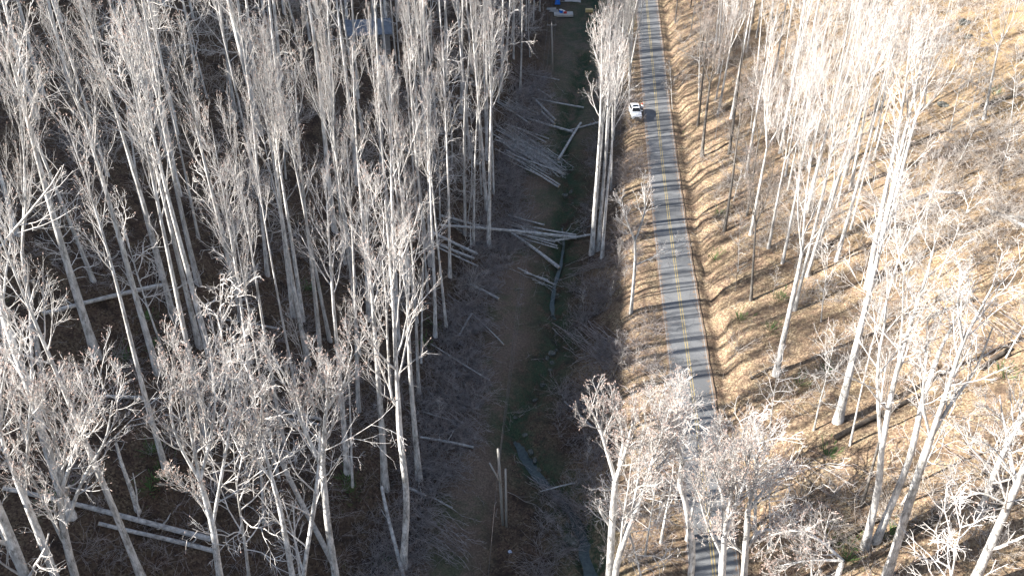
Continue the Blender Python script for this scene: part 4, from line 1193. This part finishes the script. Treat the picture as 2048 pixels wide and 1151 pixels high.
# ------------------------------------------------------------------ rocks
def rock(px, py, s, label, seed, flat=0.6, name='rock', group='rocks along the creek'):
    rng = random.Random(seed); import bmesh
    bm = bmesh.new(); bmesh.ops.create_icosphere(bm, subdivisions=3, radius=1.0)
    ph = [rng.random() * 6 for _ in range(6)]
    for v in bm.verts:
        c = v.co; k = 1 + 0.18 * math.sin(c.x * 3 + ph[0]) + 0.16 * math.sin(c.y * 3.3 + ph[1]) + 0.12 * math.sin(c.z * 4 + ph[2]) + 0.06 * math.sin(c.x * 8 + c.y * 6 + ph[3])
        v.co = Vector((round(c.x * k * 3.2) / 3.2 * 0.4 + c.x * k * 0.6, c.y * k * 0.8, max(-0.5, c.z * k * flat)))
    me = bpy.data.meshes.new(name); bm.to_mesh(me); bm.free(); me.materials.append(M_ROCK)
    o = link(name, me); b = P(px, py); o.location = b + Vector((0, 0, s * 0.15)); o.scale = (s, s, s); o.rotation_euler = (0, 0, rng.random() * 6)
    tag(o, label, 'rock', group)
rock(1143, 1086, 1.0, 'large square dark boulder in the creek bed at the bottom', 1, 0.7)
rock(1166, 1092, 0.55, 'small boulder right beside the large square creek boulder', 2)
rock(1135, 1050, 0.35, 'small stone just above the large square creek boulder', 3)
CR = [(1103, 708, .5), (1094, 716, .35), (1112, 700, .3), (1100, 740, .3), (1085, 770, .35), (1070, 800, .3), (1112, 668, .35), (1106, 632, .3), (1062, 905, .4), (1070, 920, .35), (1050, 870, .3), (1030, 835, .3), (1120, 560, .3), (1130, 392, .6), (1142, 385, .45), (1115, 590, .35), (1078, 940, .35), (1104, 725, .35)]
for i, (a, b, s) in enumerate(sorted(CR, key=lambda q: q[1])):
    rock(a, b, s, f'small grey creek stone, {ORD[i]} from the far end of the creek', 10 + i)
rock(1930, 47, 0.9, 'pale boulder near the top of the right slope', 40, 0.7, 'boulder', 'boulders on the right slope')
rock(1936, 77, 0.7, 'smaller pale boulder just below the topmost one', 41, 0.7, 'boulder', 'boulders on the right slope')
rock(1886, 212, 0.8, 'low pale boulder right of the broken snag on the right slope', 42, 0.6, 'boulder', 'boulders on the right slope')

# ------------------------------------------------------------------ utility poles and wires
def utility_pole(base, top, r, label, arm=True, ins=True, arm_rz=0.0):
    root = empty('utility_pole', base, label, 'pole', 'wooden utility poles of the power line')
    rel = top - base
    g = Geo(); g.tube([Vector((0, 0, -0.8)), rel * 0.5, rel], [r, r * 0.88, r * 0.72], 10); g.build('post', M_POLE, root, smooth=True)
    if arm:
        g = Geo(); c = rel * 0.955
        g.box((c.x, c.y + r, c.z), (1.9, 0.09, 0.12)); g.build('crossarm', M_POLE, root, bevel=0.01)
        for sx in (-0.8, 0.0, 0.8):
            g = Geo(); zz = c.z + 0.06 if sx else rel.z
            g.tube([(c.x + sx, c.y + r, zz), (c.x + sx, c.y + r, zz + 0.08), (c.x + sx, c.y + r, zz + 0.2)], [0.03, 0.07, 0.03], 8)
            g.build('insulator', plain_ins, root, smooth=True)
        for s in (-1, 1):
            g = Geo(); g.tube([(c.x + s * 0.6, c.y + r, c.z), (c.x, c.y + r, c.z - 0.7)], 0.018, 5); g.build('brace', M_POLE, root)
    return root
plain_ins = plain('porcelain', (0.30, 0.28, 0.27), 0.3)
fb = P(1106, 150); ft = on_plane(1103, 58, fb.y); ft = clamp_lean(fb, ft, 0.05); ft = fb + (ft - fb).normalized() * 10.5
utility_pole(fb, ft, 0.17, 'tall grey utility pole at the far end of the strip carrying the wires')
nb = P(1006, 1048); nt_ = on_plane(996, 897, nb.y); nt_ = clamp_lean(nb, nt_, 0.12)
utility_pole(nb, nt_, 0.17, 'taller pale pole of the near pair on the brown strip', arm=False)
n2 = P(1013, 1052); nt2 = on_plane(1011, 937, n2.y); nt2 = clamp_lean(n2, nt2, 0.1)
utility_pole(n2, nt2, 0.14, 'shorter darker pole standing just right of the taller near pole', arm=False)
# brace board leaning against the near poles
zb = on_plane(1003, 968, nb.y - 0.25); za = on_plane(979, 925, nb.y - 0.25)
g = Geo(); g.tube([Vector((0, 0, 0)), za - zb], 0.09, 8)
cb_ = g.build('cross_brace', M_POLE, None, zb, smooth=True); tag(cb_, 'short slanting brace timber fixed across the taller near pole', 'brace')
def wire(a, b, sag, label, r=0.015):
    g = Geo(); n = 40; pts = []
    for i in range(n + 1):
        t = i / n; p = a.lerp(b, t); p = p + Vector((0, 0, -4 * sag * t * (1 - t))); pts.append(p - a)
    g.tube(pts, r, 5, cap=False)
    tag(g.build('power_wire', M_WIRE, None, a, smooth=True), label, 'wire', 'wires of the power line over the cleared strip')
arm = ft - (ft - fb).normalized() * 0.45 + Vector((0, 0.17, 0.2))
na = nt_ + Vector((0, 0, -0.4))
ends = [na + Vector((0.17, 0, 0)), na + Vector((0.17, 0, -0.5)), na + Vector((0.17, 0, -1.1))]
houseend = P(1105, -40) + Vector((0, 0, 8))
for i, (sx, nm) in enumerate(((-0.8, 'left'), (0.0, 'middle'), (0.8, 'right'))):
    wire(arm + Vector((sx, 0, 0.2 if sx == 0 else 0)), ends[i], 1.6 + 0.25 * i, f'{nm} one of three wires running from the near pole to the far pole')
    wire(arm + Vector((sx, 0, 0)), houseend + Vector((sx * 1.2, 0, 0)), 0.8, f'{nm} wire running on from the far pole toward the house')
low = P(985, 1190) + Vector((0, -14, 5)) 
wire(ends[0], Vector((ends[0].x - 2.6, ends[0].y - 40, ends[0].z - 3.5)), 0.8, 'single wire dropping from the taller near pole out of the bottom edge')

# ------------------------------------------------------------------ house, yard and things at the far end
M_SIDING = plain('pale_siding', (0.62, 0.64, 0.66), 0.6, 0.08, 3)
M_ROOFM = plain('grey_shingle', (0.16, 0.16, 0.17), 0.8, 0.25, 4)
M_TRIM = plain('white_trim', (0.75, 0.75, 0.73), 0.5, 0.05)
M_GLASS = plain('window_glass', (0.03, 0.035, 0.045), 0.08, 0.1)
M_BLUE = plain('blue_tarp', (0.02, 0.16, 0.60), 0.45, 0.2)
M_REDP = plain('red_plastic', (0.50, 0.05, 0.04), 0.5, 0.15)
M_CONC = plain('pale_concrete', (0.42, 0.40, 0.37), 0.9, 0.12, 2)
M_LUMB = plain('fresh_lumber', (0.60, 0.45, 0.22), 0.8, 0.25, 3)
M_DOOR = plain('dark_door', (0.06, 0.05, 0.05), 0.5, 0.1)
M_TIN = plain('weathered_tin', (0.17, 0.19, 0.22), 0.45, 0.25, 1.5, 0.3)
def house(base, rz, Lx, Wy, H, Rh, mw, mr, label, cat='house', nwin=3, ov=0.5, group=None):
    root = empty('house' if cat == 'house' else 'shed', base, label, cat, group, rz)
    g = Geo(); x, y = Lx / 2, Wy / 2
    V = [(-x, -y, -1.5), (x, -y, -1.5), (x, y, -1.5), (-x, y, -1.5), (-x, -y, H), (x, -y, H), (x, y, H), (-x, y, H), (-x, 0, H + Rh), (x, 0, H + Rh)]
    g.add(V, [(0, 1, 5, 4), (2, 3, 7, 6), (1, 2, 6, 9, 5), (3, 0, 4, 8, 7), (3, 2, 1, 0)])
    g.build('wall', mw, root)
    g = Geo(); sl_ = Rh / y; t = 0.15
    for s in (-1, 1):
        V = [(-x - ov, s * (y + ov), H - ov * sl_ + 0.02), (x + ov, s * (y + ov), H - ov * sl_ + 0.02), (x + ov, 0, H + Rh + 0.02), (-x - ov, 0, H + Rh + 0.02)]
        V2 = [(a, b, c + t) for a, b, c in V]
        g.add(V + V2, [(0, 1, 2, 3), (7, 6, 5, 4), (0, 4, 5, 1), (1, 5, 6, 2), (2, 6, 7, 3), (3, 7, 4, 0)])
    g.build('roof', mr, root)
    for i in range(nwin):
        wx = -x + Lx * (i + 0.75) / (nwin + 0.5)
        if i == nwin // 2 and nwin > 1:
            g = Geo(); g.box((wx, -y - 0.03, 1.05), (1.0, 0.08, 2.1)); d = g.build('door', M_DOOR, root)
            g = Geo(); g.box((wx + 0.38, -y - 0.1, 1.0), (0.06, 0.08, 0.14)); h_ = g.build('handle', M_TRIM, d); continue
        g = Geo()
        for dx, dz, sx, sz in ((0, 0.62, 1.3, 0.1), (0, -0.62, 1.3, 0.1), (-0.6, 0, 0.1, 1.14), (0.6, 0, 0.1, 1.14), (0, 0, 0.05, 1.14)):
            g.box((wx + dx, -y - 0.04, H * 0.58 + dz), (sx, 0.08, sz))
        f = g.build('window', M_TRIM, root)
        g = Geo(); g.box((wx, -y - 0.015, H * 0.58), (1.1, 0.03, 1.14)); g.build('pane', M_GLASS, f)
    return root
hp = P(1124, 4)
hb = Vector((hp.x, hp.y + 3.6, hp.z + 0.1))
house(hb, 0.04, 8.5, 6.5, 2.8, 1.7, M_SIDING, M_ROOFM, 'pale blue-grey sided house at the far end of the valley, top edge')
# cabin with tin roof and blue tarp, glimpsed through the left woods
sp_ = P(735, 96)
house(Vector((sp_.x, sp_.y + 3, sp_.z)), 0.15, 7, 5, 2.4, 1.5, plain('grey_board', (0.24, 0.23, 0.22), 0.8, 0.2), M_TIN, 'small grey tin-roofed shed half hidden behind trunks of the upper left woods', 'shed', 2)
def tarp_heap(c, sx, sy, h, m, label, seed):
    rng = random.Random(seed); n = 14; V = []; Fs = []
    for j in range(n):
        for i in range(n):
            u = i / (n - 1) * 2 - 1; v = j / (n - 1) * 2 - 1
            e = max(0, 1 - max(abs(u), abs(v)) ** 4)
            z = h * e * (0.8 + 0.2 * math.sin(u * 5 + seed) * math.cos(v * 4)) + 0.02
            x_, y_ = u * sx / 2 * (1 + 0.05 * math.sin(v * 7)), v * sy / 2
            V.append((x_, y_, z))
    for j in range(n - 1):
        for i in range(n - 1): Fs.append((j * n + i, j * n + i + 1, (j + 1) * n + i + 1, (j + 1) * n + i))
    b = len(V)
    g = Geo(); g.add(V, Fs); g.box((0, 0, h * 0.3), (sx * 0.8, sy * 0.8, h * 0.6))
    tag(g.build('tarp_covered_heap', m, None, c, smooth=False), label, 'tarp')
tarp_heap(P(763, 128, 0.1), 2.4, 2.2, 1.5, plain('faded_blue_tarp', (0.16, 0.23, 0.30), 0.5, 0.2), 'faded blue tarp over a heap in front of the hidden shed, upper left woods', 3)
tarp_heap(P(1115, 9, 0.1), 1.2, 1.2, 1.6, M_BLUE, 'bright blue tarp over a tall heap against the far house', 4)
# concrete pad with goods
c = P(1127, 29)
g = Geo(); g.box((0, 0, 0.05), (4.3, 2.4, 0.5)); pad = tag(g.build('concrete_pad', M_CONC, None, c, bevel=0.03), 'low pale concrete pad in front of the far house', 'pad')
def crate(x, y, sz, m, label, name='crate', rz=0.2, lid=None):
    r = empty(name, c + Vector((x, y, 0.30)), label, name.replace('_', ' '), None, rz)
    g = Geo(); g.box((0, 0, sz[2] / 2), sz); g.build('body', m, r, bevel=0.03)
    g = Geo(); g.box((0, 0, sz[2] + 0.05), (sz[0] * 1.06, sz[1] * 1.06, 0.1)); g.build('lid', lid or m, r, bevel=0.02)
crate(-0.55, 0.3, (0.55, 0.8, 0.6), M_BLUE, 'blue box with a white lid on the concrete pad', 'storage_box', 0.5, M_TRIM)
crate(0.0, 0.2, (0.4, 0.7, 0.45), M_TRIM, 'white box between the blue box and the red bin on the pad', 'storage_box', 0.6)
crate(0.35, -0.25, (0.7, 0.5, 0.3), M_REDP, 'low red bin on the concrete pad', 'bin', 0.1)
# stacked lumber
lp = P(1178, 24)
for i, (dx, dz, dy) in enumerate(((0, 0, 0), (0.1, 0.22, 0.05), (-0.05, 0.44, 0.0))):
    g = Geo()
    for k in range(6): g.box((0.02 * k, (k - 2.5) * 0.19, 0.1), (1.7 - 0.08 * (k % 3), 0.16, 0.18))
    tag(g.build('lumber_bundle', M_LUMB, None, lp + Vector((dx, dy, dz + 0.02))), f'{["lowest", "middle", "topmost"][i]} layer of the yellow lumber stack on the far lawn', 'lumber', 'stacked lumber')
# pale junk sheet left of the pad
for i, (px, py, l_) in enumerate(((1101, 20, 2.6), (1107, 24, 2.2))):
    b = P(px, py); g = Geo(); g.box((0, 0, 0.12), (l_, 0.5, 0.18)); g.box((0.2, 0.25, 0.3), (l_ * 0.8, 0.35, 0.12), 0.1)
    tag(g.build('board_pile', plain('grey_boards', (0.36, 0.35, 0.33), 0.8), None, b), ['pile of grey boards left behind the concrete pad', 'pile of grey boards touching the left corner of the pad'][i], 'boards', 'board piles by the pad')
# small piece of litter on the near strip
b = P(1020, 1104, 0.05); g = Geo()
for k in range(7):
    a = k * 0.9; g.add([(0, 0, 0.02), (0.18 * math.cos(a), 0.18 * math.sin(a), 0.05 + 0.06 * (k % 3)), (0.26 * math.cos(a + 0.8), 0.26 * math.sin(a + 0.8), 0.04 + 0.08 * (k % 2))], [(0, 1, 2)])
tag(g.build('crumpled_wrapper', plain('pale_plastic', (0.45, 0.5, 0.6), 0.4), None, b), 'crumpled pale wrapper lying on the brown strip near the bottom', 'litter')

# ------------------------------------------------------------------ car
M_CAR = plain('white_car_paint', (0.80, 0.80, 0.80), 0.25, 0.02)
M_CARG = plain('dark_car_glass', (0.015, 0.017, 0.02), 0.06, 0.1)
M_TYRE = plain('tyre_rubber', (0.02, 0.02, 0.02), 0.8, 0.1)
M_RIM = plain('alloy_rim', (0.45, 0.45, 0.46), 0.35, 0.1, 5, 0.7)
M_LAMP = plain('headlight_lens', (0.55, 0.57, 0.6), 0.1, 0.05)
M_GRILLE = plain('black_grille', (0.02, 0.02, 0.022), 0.4, 0.1)
def car(base, rz):
    root = empty('parked_car', base, 'white sport utility car parked facing the camera on the left edge of the road', 'car', None, rz)
    # stations along length; front is -y.  (y, half width, z bottom, z shoulder, half width top, z top)
    g = Geo(); rows = []
    prof = [(-2.32, .70, .38, .62), (-2.22, .84, .30, .82), (-1.95, .91, .28, .98), (-1.3, .94, .28, 1.06), (-0.85, .95, .28, 1.10), (0.2, .95, .28, 1.10), (1.3, .95, .28, 1.10), (2.0, .92, .30, 1.10), (2.28, .85, .34, 1.02), (2.34, .78, .42, .85)]
    for y, hw, zb, zt in prof:
        rows.append([(-hw * 0.92, y, zb), (-hw, y, zb + (zt - zb) * 0.35), (-hw, y, zb + (zt - zb) * 0.75), (-hw * 0.93, y, zt), (-hw * 0.45, y, zt + 0.04), (hw * 0.45, y, zt + 0.04), (hw * 0.93, y, zt), (hw, y, zb + (zt - zb) * 0.75), (hw, y, zb + (zt - zb) * 0.35), (hw * 0.92, y, zb)])
    V = [p for r in rows for p in r]; k = 10; Fs = []
    for i in range(len(rows) - 1):
        for j in range(k): Fs.append((i * k + j, i * k + (j + 1) % k, (i + 1) * k + (j + 1) % k, (i + 1) * k + j))
    Fs.append(tuple(range(k))[::-1]); Fs.append(tuple((len(rows) - 1) * k + j for j in range(k)))
    g.add(V, Fs)
    # roof and pillars : lofted cabin shell
    roof = [(-1.0, .86, 1.08, .80, 1.10), (-0.28, .86, 1.08, .66, 1.62), (0.3, .86, 1.08, .68, 1.70), (1.3, .86, 1.08, .67, 1.68), (1.9, .84, 1.08, .62, 1.58), (2.24, .80, 1.02, .70, 1.10)]
    V = []; 
    for y, hb_, zb, ht, zt in roof: V += [(-hb_, y, zb), (-ht, y, zt), (-ht * 0.4, y, zt + 0.03), (ht * 0.4, y, zt + 0.03), (ht, y, zt), (hb_, y, zb)]
    Fs = []
    for i in range(len(roof) - 1):
        for j in range(5): Fs.append((i * 6 + j, i * 6 + j + 1, (i + 1) * 6 + j + 1, (i + 1) * 6 + j))
    g.add(V, Fs)
    body = g.build('body', M_CAR, root, smooth=False, bevel=0.03)
    def panel(name, quad, m, off, par=root):
        q = [Vector(p) for p in quad]; nrm = (q[1] - q[0]).cross(q[3] - q[0]).normalized()
        if nrm.dot(off) < 0: nrm = -nrm
        g = Geo(); a = [p + nrm * 0.006 for p in q]; b_ = [p + nrm * 0.022 for p in q]
        g.add(a + b_, [(3, 2, 1, 0), (4, 5, 6, 7), (0, 1, 5, 4), (1, 2, 6, 5), (2, 3, 7, 6), (3, 0, 4, 7)])
        return g.build(name, m, par)
    panel('windshield', [(-.76, -0.93, 1.16), (.76, -0.93, 1.16), (.60, -0.33, 1.60), (-.60, -0.33, 1.60)], M_CARG, Vector((0, -1, 1)))
    panel('sunroof', [(-.46, -0.02, 1.712), (.46, -0.02, 1.712), (.46, 0.75, 1.735), (-.46, 0.75, 1.735)], M_CARG, Vector((0, 0, 1)))
    panel('rear_window', [(.62, 2.17, 1.18), (-.62, 2.17, 1.18), (-.55, 1.95, 1.52), (.55, 1.95, 1.52)], M_CARG, Vector((0, 1, 0.5)))
    for s in (-1, 1):
        panel('side_window', [(s * .85, -0.62, 1.16), (s * .87, 0.35, 1.16), (s * .715, 0.30, 1.60), (s * .72, -0.22, 1.55)], M_CARG, Vector((s, 0, 0)))
        panel('side_window', [(s * .87, 0.45, 1.16), (s * .86, 1.75, 1.16), (s * .70, 1.55, 1.57), (s * .715, 0.42, 1.60)], M_CARG, Vector((s, 0, 0)))
        g = Geo(); g.box((s * 1.04, -0.62, 1.18), (0.22, 0.12, 0.16)); g.box((s * 0.93, -0.60, 1.14), (0.1, 0.06, 0.05)); g.build('mirror', M_CAR, root, bevel=0.02)
        g = Geo(); g.box((s * 0.66, -2.28, 0.72), (0.34, 0.12, 0.14)); g.build('headlight', M_LAMP, root, bevel=0.02)
        g = Geo(); g.box((s * 0.74, 2.31, 0.88), (0.16, 0.1, 0.26)); g.build('tail_light', M_REDP, root, bevel=0.02)
    g = Geo(); g.box((0, -2.34, 0.66), (0.85, 0.06, 0.2)); g.box((0, -2.33, 0.42), (1.1, 0.06, 0.1)); g.build('grille', M_GRILLE, root)
    for sx in (-1, 1):
        for yy in (-1.45, 1.45):
            wr = empty_mesh_wheel(root, sx, yy)
    return root
def empty_mesh_wheel(root, sx, yy):
    g = Geo(); g.tube([(sx * 0.74, yy, 0.36), (sx * 0.76, yy, 0.36), (sx * 0.96, yy, 0.36), (sx * 0.98, yy, 0.36)], [0.32, 0.36, 0.36, 0.32], 20)
    t = g.build('wheel', M_TYRE, root, smooth=True)
    g = Geo(); g.tube([(sx * 0.975, yy, 0.36), (sx * 0.995, yy, 0.36)], [0.22, 0.20], 16); g.build('rim', M_RIM, t)
cp = P(1268, 226); cz = float(road_z(cp.y)) + 0.05
CAR_X = cp.x
car(Vector((CAR_X, cp.y - 1.6, max(cz, float(T(CAR_X, cp.y))))), 0.02)

# ------------------------------------------------------------------ person by the car
M_SKIN = plain('skin', (0.52, 0.34, 0.25), 0.6, 0.05)
M_SHIRT = plain('white_shirt', (0.75, 0.75, 0.76), 0.8, 0.05)
M_TROU = plain('dark_trousers', (0.04, 0.045, 0.06), 0.8, 0.1)
M_CAP = plain('red_cap_cloth', (0.55, 0.05, 0.05), 0.8, 0.1)
def person(base, rz):
    V = []; E = []; R = []
    def v(x, y, z, r, p=None):
        V.append((x, y, z)); R.append(r)
        if p is not None: E.append((p, len(V) - 1))
        return len(V) - 1
    pel = v(0, 0, .96, .15); ch = v(0, 0.0, 1.18, .14, pel); sh = v(0, 0.01, 1.40, .15, ch); nk = v(0, 0, 1.51, .06, sh)
    hd0 = v(0, -.01, 1.58, .085, nk); hd1 = v(0, -.015, 1.66, .10, hd0); hd2 = v(0, -.01, 1.74, .075, hd1)
    for s in (-1, 1):
        a = v(s * .17, 0, 1.42, .07, sh); e = v(s * .25, -0.02, 1.14, .048, a); w_ = v(s * .26, -.16, .92 if s < 0 else 1.02, .032, e)
        pm = v(s * .26, -.20, .87 if s < 0 else 1.0, .032, w_)
        for f in range(4):
            o = (f - 1.5) * .018; l = (.07, .08, .075, .06)[f]
            k = v(s * .26 + o, -.20 - l * .5, V[pm][2] - l * .5, .009, pm); v(s * .26 + o, -.205 - l * .6, V[pm][2] - l, .008, k)
        k = v(s * .22, -.20, V[pm][2] + .005, .010, w_); v(s * .20, -.235, V[pm][2] - .02, .009, k)
        h = v(s * .10, 0, .90, .10, pel); kn = v(s * .11, -.02, .50, .065, h); an = v(s * .12, .02, .09, .045, kn); v(s * .13, -.14, .04, .04, an)
    me = bpy.data.meshes.new('body'); me.from_pydata(V, E, [])
    o = bpy.data.objects.new('body', me)
    root = empty('person', base, 'person in a white top, dark trousers and red cap standing beside the white car', 'person', None, rz)
    o.parent = root; C.objects.link(o)
    for m in (M_SKIN, ): me.materials.append(m)
    md = o.modifiers.new('skin', 'SKIN'); md.use_smooth_shade = True
    for i, sv in enumerate(me.skin_vertices[0].data): sv.radius = (R[i], R[i] * (0.8 if i in (0, 1, 2) else 1)); sv.use_root = (i == 0)
    o.modifiers.new('sub', 'SUBSURF').levels = 1; o.modifiers['sub'].render_levels = 2
    # clothes follow the body
    def cloth(name, chains, m, n=12):
        g = Geo()
        for pts, rad in chains: g.tube(pts, rad, n)
        return g.build(name, m, root, smooth=True)
    cloth('shirt', [([(0, 0, .93), (0, 0, 1.05), (0, 0, 1.2), (0, 0.01, 1.36), (0, 0, 1.47), (0, 0, 1.50)], [.175, .17, .175, .19, .13, .08])] +
          [([(s * .13, 0, 1.43), (s * .21, 0, 1.34), (s * .25, -.02, 1.14), (s * .257, -.10, 1.02)], [.085, .075, .062, .05]) for s in (-1, 1)], M_SHIRT)
    cloth('trousers', [([(s * .07, 0, 1.0), (s * .10, 0, .85), (s * .11, -.02, .5), (s * .12, .015, .12)], [.13, .125, .09, .07]) for s in (-1, 1)], M_TROU)
    cloth('cap', [([(0, -.01, 1.68), (0, -.01, 1.74), (0, -.01, 1.80), (0, -.01, 1.82)], [.115, .115, .08, .02]), ([(-.0, -.10, 1.71), (0, -.2, 1.70)], [.07, .05])], M_CAP)
    for s in (-1, 1): cloth('shoe', [([(s * .12, .05, .05), (s * .125, -.06, .05), (s * .13, -.17, .04)], [.05, .055, .035])], M_DOOR)
    cloth('face', [([(0, -.105, 1.66), (0, -.135, 1.635)], [.012, .018]), ([(-.02, -.1, 1.60), (.02, -.1, 1.60)], [.008, .008])], M_SKIN, 6)
    for s in (-1, 1): cloth('ear', [([(s * .095, 0, 1.64), (s * .11, .005, 1.68)], [.015, .018])], M_SKIN, 6)
    for s in (-1, 1): cloth('eye', [([(s * .035, -.098, 1.665), (s * .035, -.108, 1.665)], [.012, .008])], M_DOOR, 6)
pp = P(1282.5, 226)
person(Vector((pp.x, pp.y - 0.2, float(road_z(pp.y)) + 0.05)), -0.3)
